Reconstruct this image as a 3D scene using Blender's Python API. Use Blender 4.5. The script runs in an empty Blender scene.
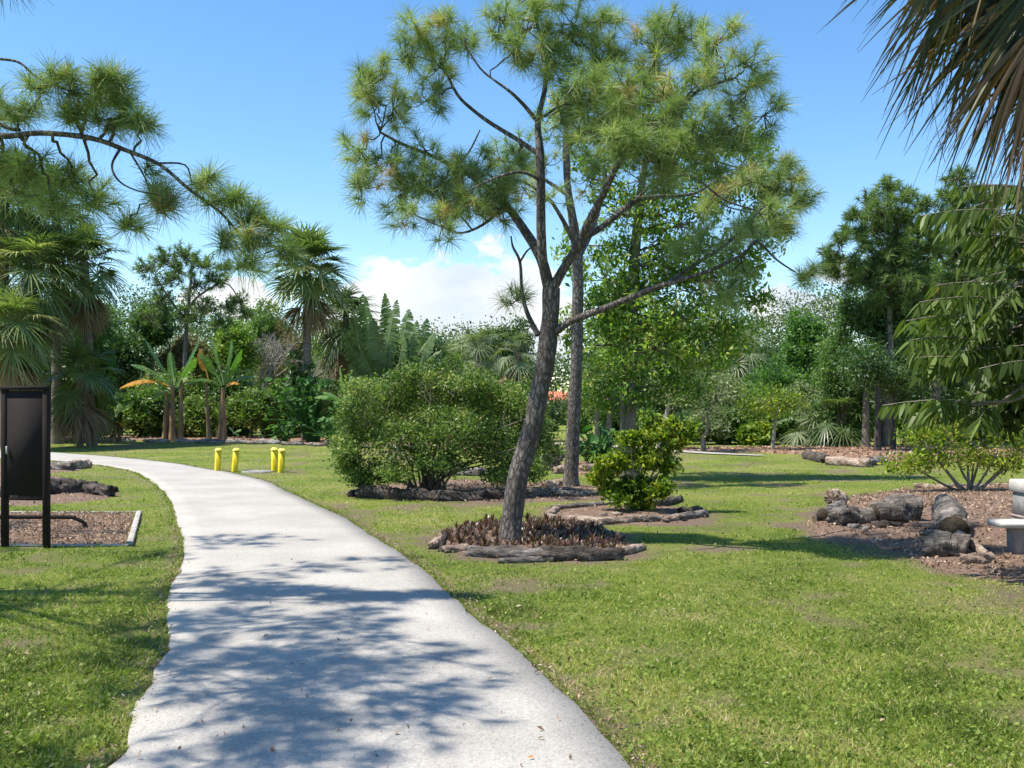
import bpy, math
import numpy as np
from mathutils import Vector
R = np.random.RandomState(7)
PI = math.pi
SC = bpy.context.scene
COL = SC.collection
F, HZ, CX, CAMZ = 1000.0, 405.0, 512.0, 1.6

def P(px, py, Y): return np.array([(px-CX)/F*Y, Y, CAMZ+(HZ-py)/F*Y])
def G(px, py):
    Y = CAMZ*F/(py-HZ); return np.array([(px-CX)/F*Y, Y, 0.0])
def rad(a): return math.radians(a)
def nrm(a):
    a = np.asarray(a, float); return a/np.maximum(np.linalg.norm(a, axis=-1, keepdims=True), 1e-9)
def rdir(n): return nrm(R.normal(size=(n, 3)))

_lat = np.random.RandomState(3).rand(256, 256)
def vnoise(x, y):
    x = np.asarray(x, float); y = np.asarray(y, float)
    xi = np.floor(x).astype(int); yi = np.floor(y).astype(int)
    fx = x-xi; fy = y-yi; fx = fx*fx*(3-2*fx); fy = fy*fy*(3-2*fy)
    a = _lat[xi % 256, yi % 256]; b = _lat[(xi+1) % 256, yi % 256]
    c = _lat[xi % 256, (yi+1) % 256]; d = _lat[(xi+1) % 256, (yi+1) % 256]
    return (a*(1-fx)+b*fx)*(1-fy)+(c*(1-fx)+d*fx)*fy
def fbm(x, y, o=4):
    s = 0; a = .5; t = 0
    for i in range(o):
        s = s+a*vnoise(x*2**i+17*i, y*2**i+9*i); t += a; a *= .5
    return s/t

# ------------------------------------------------------------------ objects
def tag(o, label=None, cat=None, group=None, kind=None):
    if label: o['label'] = label
    if cat: o['category'] = cat
    if group: o['group'] = group
    if kind: o['kind'] = kind
    return o
def empty(name, loc, label=None, cat=None, group=None):
    o = bpy.data.objects.new(name, None); COL.objects.link(o)
    o.location = tuple(float(c) for c in loc); o.empty_display_size = .3
    return tag(o, label, cat, group)
class Geo:
    def __init__(s): s.v = []; s.f3 = []; s.f4 = []; s.t = []; s.n = 0
    def add(s, V, quads=None, tris=None, tint=.5):
        V = np.asarray(V, float).reshape(-1, 3)
        if quads is not None and len(quads): s.f4.append(np.asarray(quads, np.int64)+s.n)
        if tris is not None and len(tris): s.f3.append(np.asarray(tris, np.int64)+s.n)
        s.v.append(V); s.t.append(np.broadcast_to(np.asarray(tint, float), (len(V),)).copy()); s.n += len(V)
    def build(s, name, mat, parent=None, smooth=False, origin=None):
        me = bpy.data.meshes.new(name)
        V = np.concatenate(s.v) if s.v else np.zeros((0, 3))
        if parent is not None:
            q_ = parent
            while q_ is not None: V = V-np.array(q_.location); q_ = q_.parent
        elif origin is not None: V = V-np.asarray(origin, float)
        q = np.concatenate(s.f4) if s.f4 else np.zeros((0, 4), np.int64)
        t = np.concatenate(s.f3) if s.f3 else np.zeros((0, 3), np.int64)
        me.vertices.add(len(V)); me.vertices.foreach_set('co', V.astype(np.float32).ravel())
        nl = q.size+t.size
        me.loops.add(nl); me.loops.foreach_set('vertex_index', np.concatenate([q.ravel(), t.ravel()]).astype(np.int32))
        me.polygons.add(len(q)+len(t))
        ls = np.concatenate([np.arange(len(q))*4, q.size+np.arange(len(t))*3]).astype(np.int32)
        me.polygons.foreach_set('loop_start', ls)
        me.update(calc_edges=True)
        if smooth: me.polygons.foreach_set('use_smooth', np.ones(len(ls), bool))
        at = me.attributes.new('tint', 'FLOAT', 'POINT')
        at.data.foreach_set('value', np.concatenate(s.t).astype(np.float32))
        me.materials.append(mat)
        o = bpy.data.objects.new(name, me); COL.objects.link(o)
        if parent is not None: o.parent = parent
        elif origin is not None: o.location = tuple(float(c) for c in origin)
        return o

def crom(pts, k=4):
    """Catmull-Rom through rows of any width"""
    p = np.asarray(pts, float)
    if len(p) < 3:
        t = np.linspace(0, 1, k+1)[:, None]; return p[0]*(1-t)+p[1]*t
    q = np.vstack([2*p[0]-p[1], p, 2*p[-1]-p[-2]]); out = []
    for i in range(1, len(q)-2):
        for j in range(k):
            t = j/k
            out.append(.5*((2*q[i])+(-q[i-1]+q[i+1])*t+(2*q[i-1]-5*q[i]+4*q[i+1]-q[i+2])*t*t+(-q[i-1]+3*q[i]-3*q[i+1]+q[i+2])*t**3))
    out.append(q[-2]); return np.array(out)

def tube(g, pts, rr, sides=8, rough=0.0, cap=False, tint=.5, octv=3, fq=1.0):
    p = np.asarray(pts, float); n = len(p); rr = np.broadcast_to(np.asarray(rr, float), (n,))
    T = np.gradient(p, axis=0); T = nrm(T)
    ref = np.array([0, 1., .05]) if abs(T[:, 1]).mean() < .8 else np.array([1., 0, .05])
    A = nrm(np.cross(T, ref)); B = np.cross(T, A)
    th = np.arange(sides)*2*PI/sides
    r = rr[:, None]*np.ones((1, sides))
    if rough:
        o = R.rand()*100
        L = np.concatenate([[0], np.cumsum(np.linalg.norm(np.diff(p, axis=0), axis=1))])
        sc = 1/max(rr.mean()*1.3, 1e-3)
        r = r*(1+rough*2*(fbm(o+np.cos(th)[None, :]*1.3*fq+L[:, None]*sc*.6*fq, o+np.sin(th)[None, :]*1.3*fq+L[:, None]*sc*.35, octv)-.5))
    V = p[:, None, :]+r[:, :, None]*(np.cos(th)[None, :, None]*A[:, None, :]+np.sin(th)[None, :, None]*B[:, None, :])
    i = np.arange(n-1)[:, None]*sides; j = np.arange(sides)[None, :]; j2 = (j+1) % sides
    Q = np.stack([i+j, i+sides+j, i+sides+j2, i+j2], -1).reshape(-1, 4)
    tr = None
    V = V.reshape(-1, 3)
    if cap:
        V = np.vstack([V, p[0], p[-1]]); a = n*sides; jj = np.arange(sides); jn = (jj+1) % sides
        tr = np.vstack([np.stack([jj, jn, np.full(sides, a)], 1), np.stack([(n-1)*sides+jn, (n-1)*sides+jj, np.full(sides, a+1)], 1)])
    g.add(V, Q, tr, tint)

def box(g, c, s, rz=0, tint=.5, bev=0.0):
    c = np.asarray(c, float); s = np.asarray(s, float)/2
    b = bev
    if b <= 0:
        v = np.array([[x, y, z] for z in (-1, 1) for y in (-1, 1) for x in (-1, 1)])*s
        f = [[0, 2, 3, 1], [4, 5, 7, 6], [0, 1, 5, 4], [2, 6, 7, 3], [0, 4, 6, 2], [1, 3, 7, 5]]
    else:
        def ring(hx, hy, z):
            return [[hx-b, -hy, z], [hx, -hy+b, z], [hx, hy-b, z], [hx-b, hy, z], [-hx+b, hy, z], [-hx, hy-b, z], [-hx, -hy+b, z], [-hx+b, -hy, z]]
        rs = [ring(s[0]-b, s[1]-b, -s[2]), ring(s[0], s[1], -s[2]+b), ring(s[0], s[1], s[2]-b), ring(s[0]-b, s[1]-b, s[2])]
        v = np.array(sum(rs, [])); f = []
        for k in range(3):
            for j in range(8):
                f.append([k*8+j, k*8+(j+1) % 8, k*8+8+(j+1) % 8, k*8+8+j])
        f += [[7, 6, 1, 0], [6, 5, 2, 1], [5, 4, 3, 2]]
        f += [[24, 25, 30, 31], [25, 26, 29, 30], [26, 27, 28, 29]]
    cz, sz = math.cos(rz), math.sin(rz)
    v = v@np.array([[cz, sz, 0], [-sz, cz, 0], [0, 0, 1]])+c
    g.add(v, f, None, tint)

def strips(g, P0, D, S, L, W, droop, segs=2, tint=.5, prof=None, side=None):
    """N ribbons: start, direction, width vector, length, width, sag"""
    N = len(P0); L = np.broadcast_to(L, (N,)); W = np.broadcast_to(W, (N,)); droop = np.broadcast_to(droop, (N,))
    t = np.linspace(0, 1, segs+1)
    if prof is None: prof = np.interp(t, [0, .35, 1], [.6, 1, .06])
    C = P0[:, None, :]+D[:, None, :]*(L[:, None]*t)[:, :, None]
    C = C.copy(); C[:, :, 2] -= (droop*L)[:, None]*t**2
    if side is not None: C += side[:, None, :]*(L[:, None]*t**2)[:, :, None]
    h = S[:, None, :]*(W[:, None]*.5*prof)[:, :, None]
    V = np.stack([C-h, C+h], 2).reshape(-1, 3)
    b = (np.arange(N)*(segs+1)*2)[:, None]+np.arange(segs)[None, :]*2
    Q = np.stack([b, b+1, b+3, b+2], -1).reshape(-1, 4)
    tt = np.repeat(np.broadcast_to(tint, (N,)), (segs+1)*2)
    g.add(V, Q, None, tt)

def leaves(g, C, size, elong=.5, up=.5, tint=.5, D=None, fold=.12, hang=0):
    n = len(C); size = np.broadcast_to(size, (n,))
    if D is None: D = rdir(n)
    D = nrm(D+np.array([0, 0, -hang]))
    N = nrm(rdir(n)+np.array([0, 0, up])); S = nrm(np.cross(D, N)); N = np.cross(S, D)
    L = size[:, None]; W = (size*elong)[:, None]
    m = C-N*L*fold*.0
    V = np.stack([C-D*L*.5, m+S*W*.5+N*W*fold-D*L*.05, C+D*L*.5, m-S*W*.5+N*W*fold-D*L*.05], 1).reshape(-1, 3)
    b = (np.arange(n)*4)[:, None]
    T = np.concatenate([b+np.array([[0, 1, 2]]), b+np.array([[0, 2, 3]])])
    g.add(V, None, T, np.repeat(np.broadcast_to(tint, (n,)), 4))

def tufts(g, C, A, n=70, L=.2, W=.005, spread=1.0, tint=None, droop=.18, segs=2):
    """pine needle brushes"""
    m = len(C); idx = np.repeat(np.arange(m), n); N = m*n
    d = nrm(A[idx]*(.15+.75*R.rand(N))[:, None]+rdir(N)*spread)
    p0 = C[idx]+A[idx]*(R.rand(N)*L*.5-L*.35)[:, None]
    s = nrm(np.cross(d, rdir(N)))
    tb = R.rand(m) if tint is None else np.broadcast_to(tint, (m,))
    tt = np.clip(tb[idx]+R.normal(size=N)*.12, 0, 1)
    ls = (R.rand(m)*.35+.8)[idx]
    strips(g, p0, d, s, L*ls*(.7+.4*R.rand(N)), W, droop, segs, tt, np.interp(np.linspace(0, 1, segs+1), [0, 1], [1, .35]))

# ------------------------------------------------------------------ materials
def nodes(name):
    m = bpy.data.materials.new(name); m.use_nodes = True
    nt = m.node_tree; b = nt.nodes['Principled BSDF']; return m, nt, b
def N(nt, t, **kw):
    n = nt.nodes.new(t)
    for k, v in kw.items():
        if k in n.inputs.keys(): n.inputs[k].default_value = v
        else: setattr(n, k, v)
    return n
def ramp(nt, fac, stops):
    r = nt.nodes.new('ShaderNodeValToRGB'); e = r.color_ramp.elements
    while len(e) < len(stops): e.new(.5)
    for i, (p, c) in enumerate(stops):
        e[i].position = p; e[i].color = (*c, 1)
    nt.links.new(fac, r.inputs[0]); return r.outputs[0]
def leafmat(name, stops, trans=.3, rough=.5, spec=.3):
    m, nt, b = nodes(name)
    a = N(nt, 'ShaderNodeAttribute', attribute_name='tint')
    c = ramp(nt, a.outputs['Fac'], stops)
    nt.links.new(c, b.inputs['Base Color']); b.inputs['Roughness'].default_value = rough
    b.inputs['Specular IOR Level'].default_value = spec
    tr = nt.nodes.new('ShaderNodeBsdfTranslucent')
    mx = nt.nodes.new('ShaderNodeMix'); mx.data_type = 'RGBA'; mx.blend_type = 'MULTIPLY'; mx.inputs[0].default_value = 1
    nt.links.new(c, mx.inputs[6]); mx.inputs[7].default_value = (1.25, 1.45, .6, 1)
    nt.links.new(mx.outputs[2], tr.inputs['Color'])
    ms = nt.nodes.new('ShaderNodeMixShader'); ms.inputs[0].default_value = trans
    nt.links.new(b.outputs[0], ms.inputs[1]); nt.links.new(tr.outputs[0], ms.inputs[2])
    nt.links.new(ms.outputs[0], nt.nodes['Material Output'].inputs[0]); return m
def noisemat(name, stops, scale=8, stretch=(1, 1, 1), rough=.85, bump=.4, bscale=None, detail=8, vor=0, vcol=None, dist=.02, spec=.2, ntwist=0.0):
    m, nt, b = nodes(name); L = nt.links.new
    tc = nt.nodes.new('ShaderNodeTexCoord'); mp = nt.nodes.new('ShaderNodeMapping'); mp.inputs['Scale'].default_value = stretch
    L(tc.outputs['Object'], mp.inputs[0])
    n1 = N(nt, 'ShaderNodeTexNoise', Scale=scale, Detail=detail, Roughness=.65, Distortion=ntwist); L(mp.outputs[0], n1.inputs['Vector'])
    c = ramp(nt, n1.outputs[0], stops)
    h = n1.outputs[0]
    if vor:
        v = N(nt, 'ShaderNodeTexVoronoi', Scale=vor); v.feature = 'DISTANCE_TO_EDGE'
        wm = nt.nodes.new('ShaderNodeMix'); wm.data_type = 'RGBA'; wm.inputs[0].default_value = .12
        L(mp.outputs[0], wm.inputs[6]); L(n1.outputs['Color'], wm.inputs[7]); L(wm.outputs[2], v.inputs['Vector'])
        mr = N(nt, 'ShaderNodeMapRange'); mr.inputs[2].default_value = .18; L(v.outputs[0], mr.inputs[0])
        mx = nt.nodes.new('ShaderNodeMix'); mx.data_type = 'RGBA'; L(mr.outputs[0], mx.inputs[0])
        mx.inputs[6].default_value = (*(vcol or (.05, .04, .035)), 1); L(c, mx.inputs[7]); c = mx.outputs[2]
        ad = N(nt, 'ShaderNodeMath', operation='ADD'); L(mr.outputs[0], ad.inputs[0]); L(h, ad.inputs[1]); h = ad.outputs[0]
    L(c, b.inputs['Base Color']); b.inputs['Roughness'].default_value = rough; b.inputs['Specular IOR Level'].default_value = spec
    if bump:
        if bscale:
            n2 = N(nt, 'ShaderNodeTexNoise', Scale=bscale, Detail=6, Roughness=.7); L(mp.outputs[0], n2.inputs['Vector'])
            ad2 = N(nt, 'ShaderNodeMath', operation='ADD'); L(n2.outputs[0], ad2.inputs[0]); L(h, ad2.inputs[1]); h = ad2.outputs[0]
        bp = N(nt, 'ShaderNodeBump', Strength=bump, Distance=dist); L(h, bp.inputs['Height']); L(bp.outputs[0], b.inputs['Normal'])
    return m

M = {}
M['pine_bark'] = noisemat('pine_bark', [(.3, (.1, .085, .075)), (.5, (.21, .185, .165)), (.75, (.38, .34, .31))], 7, (1, 1, .35), .9, 1.0, 40, 8, 24, (.12, .103, .093), .025)
M['twig'] = noisemat('twig_bark', [(.3, (.12, .1, .085)), (.7, (.3, .26, .22))], 20, (1, 1, .4), .9, .5, None, 4)
M['bark'] = noisemat('grey_bark', [(.3, (.08, .07, .055)), (.7, (.24, .21, .17))], 9, (1, 1, .3), .9, .7, 30, 6)
M['darkbark'] = noisemat('dark_bark', [(.3, (.03, .026, .022)), (.7, (.09, .078, .065))], 9, (1, 1, .3), .95, .7, 30, 6)
M['palebark'] = noisemat('pale_bark', [(.3, (.2, .18, .15)), (.7, (.42, .39, .34))], 6, (1, 1, .8), .9, .5, 30, 6)
M['palm_trunk'] = noisemat('palm_trunk', [(.3, (.1, .085, .07)), (.7, (.27, .23, .19))], 4, (1, 1, 5), .9, .9, 20, 6)
M['weathered'] = noisemat('weathered_log', [(.3, (.04, .034, .03)), (.46, (.15, .13, .115)), (.6, (.31, .275, .245)), (.76, (.52, .49, .45))], 9, (.35, 1.2, 1.2), .92, 1.0, 30, 10, 0, None, .05)
M['pale_log'] = noisemat('pale_log', [(.32, (.1, .07, .055)), (.45, (.3, .22, .17)), (.6, (.5, .4, .32)), (.78, (.68, .6, .52))], 9, (.4, 1.2, 1.2), .92, 1.0, 30, 9, 0, None, .04)
M['dark_log'] = noisemat('dark_log', [(.32, (.025, .02, .017)), (.5, (.1, .082, .07)), (.66, (.2, .17, .15)), (.8, (.4, .36, .32))], 9, (.45, 1.2, 1.2), .95, 1.0, 30, 10, 0, None, .05)
M['cut_wood'] = noisemat('cut_wood', [(.3, (.1, .07, .05)), (.7, (.28, .2, .14))], 14, (1, 1, 1), .9, .5)
M['rotten'] = noisemat('rotten_wood', [(.3, (.02, .015, .01)), (.7, (.09, .07, .05))], 14, (1, 1, 1), .95, .8)
M['rock'] = noisemat('limestone', [(.3, (.12, .11, .1)), (.55, (.34, .31, .28)), (.75, (.55, .51, .46))], 5, (1, 1, 1), .95, 1.0, 20, 8, 0, None, .05)
M['concrete'] = noisemat('concrete', [(.3, (.2, .16, .145)), (.7, (.36, .3, .275))], 6, (1, 1, 1), .9, .4, 60)
M['whitestone'] = noisemat('white_concrete', [(.3, (.36, .34, .31)), (.7, (.6, .57, .53))], 6, (1, 1, 1), .85, .3, 50)
M['greystone'] = noisemat('grey_concrete', [(.3, (.16, .16, .15)), (.7, (.34, .34, .33))], 8, (1, 1, 1), .9, .5, 50)
M['timber'] = noisemat('grey_timber', [(.3, (.28, .25, .22)), (.7, (.5, .46, .42))], 5, (1, 1, 1), .9, .6, 40)
M['signframe'] = noisemat('dark_brown_paint', [(.3, (.014, .011, .01)), (.7, (.028, .02, .018))], 4, (1, 1, 1), .8, .1, 60, spec=.15)
M['signpanel'] = noisemat('dark_board', [(.3, (.02, .017, .017)), (.7, (.032, .028, .027))], 3, (1, 1, .6), .9, .1, 80, spec=.08)
M['metal'] = noisemat('dull_metal', [(.3, (.4, .4, .4)), (.7, (.55, .55, .55))], 20, rough=.4, bump=0)
M['yellow'] = noisemat('yellow_paint', [(.25, (.42, .3, .008)), (.5, (.66, .52, .01)), (.8, (.72, .58, .02))], 5, (1, 1, 1), .45, .1, 40, spec=.4)
M['capyellow'] = noisemat('cap_paint', [(.3, (.62, .48, .03)), (.7, (.78, .68, .2))], 9, (1, 1, 1), .5, .1, 40)
M['roof'] = noisemat('terracotta', [(.3, (.42, .13, .07)), (.7, (.6, .22, .13))], 3, (1, 1, 1), .8, .4, 10)
M['wall'] = noisemat('stucco', [(.3, (.55, .5, .42)), (.7, (.66, .6, .5))], 2, rough=.9, bump=.1)
M['glass'] = noisemat('window_glass', [(.3, (.02, .025, .03)), (.7, (.04, .05, .06))], 1, rough=.1, bump=0, spec=.5)
M['white'] = noisemat('white_paint', [(.3, (.7, .7, .68)), (.7, (.8, .8, .78))], 5, rough=.6, bump=0)
M['green_metal'] = noisemat('green_paint', [(.3, (.02, .05, .03)), (.7, (.04, .09, .06))], 5, rough=.6, bump=0)
M['mulch'] = noisemat('mulch', [(.3, (.1, .06, .042)), (.45, (.2, .13, .095)), (.6, (.31, .22, .165)), (.75, (.42, .33, .26))], 26, (1, 1, 1), .95, 1.0, 70, 9, 0, None, .03)
M['farmulch'] = noisemat('far_mulch', [(.3, (.14, .08, .05)), (.7, (.32, .2, .14))], 3, (1, 1, 1), .95, .6, 30, 9)
M['litter'] = leafmat('litter', [(0, (.09, .05, .035)), (.35, (.25, .15, .1)), (.65, (.4, .28, .2)), (.85, (.52, .42, .33)), (1, (.6, .3, .12))], .1, .8)
M['needle'] = leafmat('pine_needle', [(0, (0.129, 0.19, 0.072)), (0.35, (0.232, 0.317, 0.116)), (0.7, (0.361, 0.444, 0.159)), (0.88, (0.49, 0.546, 0.244)), (0.93, (0.49, 0.254, 0.109)), (1, (0.541, 0.305, 0.146))], .32, .45, .4)
M['needle_far'] = leafmat('far_needle', [(0, (0.058, 0.104, 0.039)), (0.5, (0.143, 0.221, 0.065)), (1, (0.286, 0.364, 0.117))], .35, .6)
M['leaf_light'] = leafmat('leaf_light', [(0, (0.055, 0.117, 0.024)), (0.5, (0.152, 0.261, 0.041)), (0.9, (0.289, 0.413, 0.068)), (1, (0.44, 0.413, 0.138))], .38, .5, .3)
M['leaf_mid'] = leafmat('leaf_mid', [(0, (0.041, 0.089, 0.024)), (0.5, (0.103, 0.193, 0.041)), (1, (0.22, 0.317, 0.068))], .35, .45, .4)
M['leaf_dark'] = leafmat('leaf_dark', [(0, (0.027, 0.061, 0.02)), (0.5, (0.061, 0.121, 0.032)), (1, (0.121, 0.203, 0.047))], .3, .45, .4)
M['leaf_bush'] = leafmat('leaf_bush', [(0, (0.054, 0.102, 0.024)), (0.5, (0.12, 0.204, 0.042)), (0.85, (0.228, 0.312, 0.072)), (1, (0.36, 0.36, 0.144))], .35, .5, .3)
M['leaf_yellow'] = leafmat('leaf_yellow', [(0, (.05, .1, .012)), (.4, (.13, .22, .02)), (.8, (.3, .36, .03)), (1, (.42, .4, .05))], .4, .45, .3)
M['leaf_grey'] = leafmat('leaf_grey', [(0, (0.079, 0.106, 0.053)), (0.5, (0.172, 0.224, 0.099)), (1, (0.343, 0.383, 0.185))], .3, .6)
M['leaf_bright'] = leafmat('leaf_bright', [(0, (.035, .09, .02)), (.5, (.08, .18, .035)), (1, (.17, .29, .06))], .4, .45, .4)
M['leaf_brown'] = leafmat('leaf_brown', [(0, (.07, .06, .035)), (.5, (.15, .14, .07)), (1, (.25, .22, .12))], .3, .6)
M['palm'] = leafmat('palm_frond', [(0, (0.048, 0.084, 0.024)), (0.5, (0.12, 0.18, 0.054)), (0.85, (0.24, 0.3, 0.108)), (1, (0.456, 0.432, 0.204))], .28, .4, .5)
M['palm_grey'] = leafmat('palm_frond_grey', [(0, (0.069, 0.103, 0.052)), (0.5, (0.172, 0.218, 0.115)), (1, (0.345, 0.391, 0.23))], .28, .5, .4)
M['deadfrond'] = leafmat('dead_frond', [(0, (.09, .06, .035)), (.5, (.26, .18, .1)), (1, (.42, .33, .2))], .2, .7)
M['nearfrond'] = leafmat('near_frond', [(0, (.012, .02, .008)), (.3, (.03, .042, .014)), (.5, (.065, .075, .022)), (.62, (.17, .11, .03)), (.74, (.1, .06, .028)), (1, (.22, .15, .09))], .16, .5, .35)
M['banana'] = leafmat('banana_leaf', [(0, (.05, .12, .03)), (.5, (.1, .22, .045)), (.8, (.2, .34, .09)), (1, (.42, .5, .26))], .4, .35, .5)
M['banana_brown'] = leafmat('banana_leaf_brown', [(0, (.38, .18, .03)), (1, (.62, .36, .07))], .4, .6)
M['banana_stem'] = noisemat('banana_stem', [(.3, (.16, .09, .05)), (.6, (.36, .23, .13)), (.8, (.34, .36, .16))], 4, (1, 1, .4), .8, .5, 20)
M['bigleaf'] = leafmat('big_leaf', [(0, (.02, .07, .02)), (.5, (.05, .14, .03)), (1, (.13, .26, .06))], .3, .55, .25)
M['traveller'] = leafmat('traveller_leaf', [(0, (0.03, 0.072, 0.022)), (0.5, (0.072, 0.144, 0.036)), (0.9, (0.168, 0.24, 0.084)), (1, (0.42, 0.432, 0.3))], .2, .35, .5)
M['brom'] = leafmat('bromeliad_leaf', [(0, (.03, .045, .02)), (.35, (.075, .045, .035)), (.75, (.16, .055, .05)), (1, (.24, .17, .12))], .25, .35, .5)
M['pinnate'] = leafmat('pinnate_leaf', [(0, (0.027, 0.047, 0.014)), (0.5, (0.081, 0.128, 0.03)), (0.85, (0.176, 0.243, 0.061)), (1, (0.297, 0.203, 0.081))], .28, .5, .3)
M['grass'] = leafmat('grass_blade', [(0, (.07, .1, .02)), (.3, (.15, .215, .035)), (.52, (.25, .315, .055)), (.72, (.38, .38, .11)), (1, (.52, .42, .24))], .35, .5, .25)
M['wood'] = leafmat('woodland_leaf', [(0, (0.039, 0.072, 0.029)), (0.5, (0.091, 0.143, 0.052)), (1, (0.195, 0.247, 0.098))], .25, .6)

# ------------------------------------------------------------------ camera, sky, sun
cam = bpy.data.cameras.new('camera'); co = bpy.data.objects.new('camera', cam); COL.objects.link(co)
co.location = (0, 0, CAMZ); co.rotation_euler = (rad(90), 0, 0)
cam.lens = F*36/1024; cam.sensor_width = 36; cam.shift_y = (HZ-384)/1024; cam.clip_end = 3000; cam.clip_start = .05
SC.camera = co
SUN_EL, SUN_AZ = rad(62), rad(9)      # azimuth: from the left, slightly behind the camera
to_sun = Vector((-math.cos(SUN_EL)*math.cos(SUN_AZ), -math.cos(SUN_EL)*math.sin(SUN_AZ), math.sin(SUN_EL)))
sl = bpy.data.lights.new('sun', 'SUN'); so = bpy.data.objects.new('sun', sl); COL.objects.link(so)
sl.energy = 4.9; sl.angle = rad(.55); sl.color = (1, .93, .82); so.location = (-20, -5, 40)
so.rotation_euler = to_sun.to_track_quat('Z', 'Y').to_euler()
w = bpy.data.worlds.new('World'); SC.world = w; w.use_nodes = True
nt = w.node_tree; L = nt.links.new
bg = nt.nodes['Background']
sky = nt.nodes.new('ShaderNodeTexSky'); sky.sky_type = 'NISHITA'; sky.sun_disc = False
sky.sun_elevation = SUN_EL; sky.sun_rotation = math.atan2(to_sun.x, to_sun.y)
sky.air_density = 1.0; sky.dust_density = .12; sky.ozone_density = 1.7; sky.altitude = 0
tc = nt.nodes.new('ShaderNodeTexCoord'); sp = nt.nodes.new('ShaderNodeSeparateXYZ'); L(tc.outputs['Generated'], sp.inputs[0])
def MA(op, a, b=None, c=None):
    n = nt.nodes.new('ShaderNodeMath'); n.operation = op
    for i, x in enumerate((a, b, c)):
        if x is None: continue
        if isinstance(x, (int, float)): n.inputs[i].default_value = x
        else: L(x, n.inputs[i])
    return n.outputs[0]
az = MA('ARCTAN2', sp.outputs[0], sp.outputs[1])
el = MA('ARCSINE', sp.outputs[2])
cb = nt.nodes.new('ShaderNodeCombineXYZ'); L(az, cb.inputs[0]); L(MA('MULTIPLY', el, 1.7), cb.inputs[1])
nz = N(nt, 'ShaderNodeTexNoise', Scale=13.0, Detail=9.0, Roughness=.56); L(cb.outputs[0], nz.inputs['Vector'])
nz2 = N(nt, 'ShaderNodeTexNoise', Scale=5.0, Detail=5.0, Roughness=.5); L(cb.outputs[0], nz2.inputs['Vector'])
field = None
for (px, py, rx, ry) in [(478, 318, 85, 75), (420, 318, 70, 48), (378, 305, 48, 42), (530, 320, 60, 62), (235, 305, 45, 28),
                         (800, 312, 55, 24), (842, 282, 34, 15), (955, 300, 40, 16), (1250, 300, 200, 40), (-250, 290, 190, 45)]:
    a0 = math.atan((px-CX)/F); e0 = math.atan((HZ-py)/F); ra = rx/F; re = ry/F
    q = MA('POWER', MA('ABSOLUTE', MA('DIVIDE', MA('SUBTRACT', az, a0), ra)), 2.0)
    q2 = MA('POWER', MA('ABSOLUTE', MA('DIVIDE', MA('SUBTRACT', el, e0), re)), 2.0)
    s = MA('SUBTRACT', 1.0, MA('ADD', q, q2))
    field = s if field is None else MA('MAXIMUM', field, s)
field = MA('MAXIMUM', field, -1.6)
mk = MA('ADD', MA('MULTIPLY', field, .55), MA('MULTIPLY', MA('SUBTRACT', nz.outputs[0], .5), 2.6))
mr = N(nt, 'ShaderNodeMapRange'); mr.interpolation_type = 'SMOOTHSTEP'; mr.inputs[1].default_value = -.02; mr.inputs[2].default_value = .22; L(mk, mr.inputs[0])
cc = nt.nodes.new('ShaderNodeMix'); cc.data_type = 'RGBA'
mr2 = N(nt, 'ShaderNodeMapRange'); mr2.inputs[1].default_value = .36; mr2.inputs[2].default_value = .56; L(nz2.outputs[0], mr2.inputs[0])
L(mr2.outputs[0], cc.inputs[0]); cc.inputs[6].default_value = (3.3, 3.9, 4.6, 1); cc.inputs[7].default_value = (5.2, 5.2, 5.2, 1)
hs = N(nt, 'ShaderNodeHueSaturation', Saturation=1.24, Value=1.08); L(sky.outputs[0], hs.inputs['Color'])
cm = nt.nodes.new('ShaderNodeMix'); cm.data_type = 'RGBA'
L(MA('MULTIPLY', mr.outputs[0], .96), cm.inputs[0]); L(hs.outputs[0], cm.inputs[6]); L(cc.outputs[2], cm.inputs[7])
L(cm.outputs[2], bg.inputs[0]); bg.inputs[1].default_value = .125
SC.view_settings.view_transform = 'Standard'; SC.view_settings.look = 'None'; SC.view_settings.exposure = 0.76; SC.view_settings.gamma = 1
cy = SC.cycles; cy.max_bounces = 7; cy.diffuse_bounces = 3; cy.transmission_bounces = 4; cy.glossy_bounces = 2; cy.transparent_max_bounces = 4
cy.caustics_reflective = False; cy.caustics_refractive = False

# ------------------------------------------------------------------ ground, path, beds
Ledge = [(110, 768), (134, 712), (154, 680), (167, 648), (165, 618), (171, 592), (183, 557), (180, 530), (173, 506), (164, 492), (150, 481), (129, 471), (94, 465), (51, 461), (0, 458.5)]
Redge = [(634, 768), (587, 718), (556, 690), (513, 650), (470, 615), (431, 578), (400, 555), (345, 520), (313, 504.6), (287, 492), (266, 482), (232, 473.5), (201, 468.5), (180, 464.5), (140, 459.7), (94, 455.7), (51, 452.6), (0, 450)]
LW = np.array([[-.6, -6, 0], [-1.1, -1, 0], [-1.5, 2.5, 0]]+[list(G(*p)) for p in Ledge]+[[-30, 33, 0], [-60, 40, 0]])
RW = np.array([[1.9, -6, 0], [1.25, 0, 0], [.8, 3, 0]]+[list(G(*p)) for p in Redge]+[[-30, 38.8, 0], [-60, 47, 0]])
def resamp(p, n):
    d = np.concatenate([[0], np.cumsum(np.linalg.norm(np.diff(p, axis=0), axis=1))])
    t = np.linspace(0, d[-1], n); return np.stack([np.interp(t, d, p[:, k]) for k in range(p.shape[1])], 1)
LW = crom(LW, 5); RW = crom(RW, 5)
NP_ = 700
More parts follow.
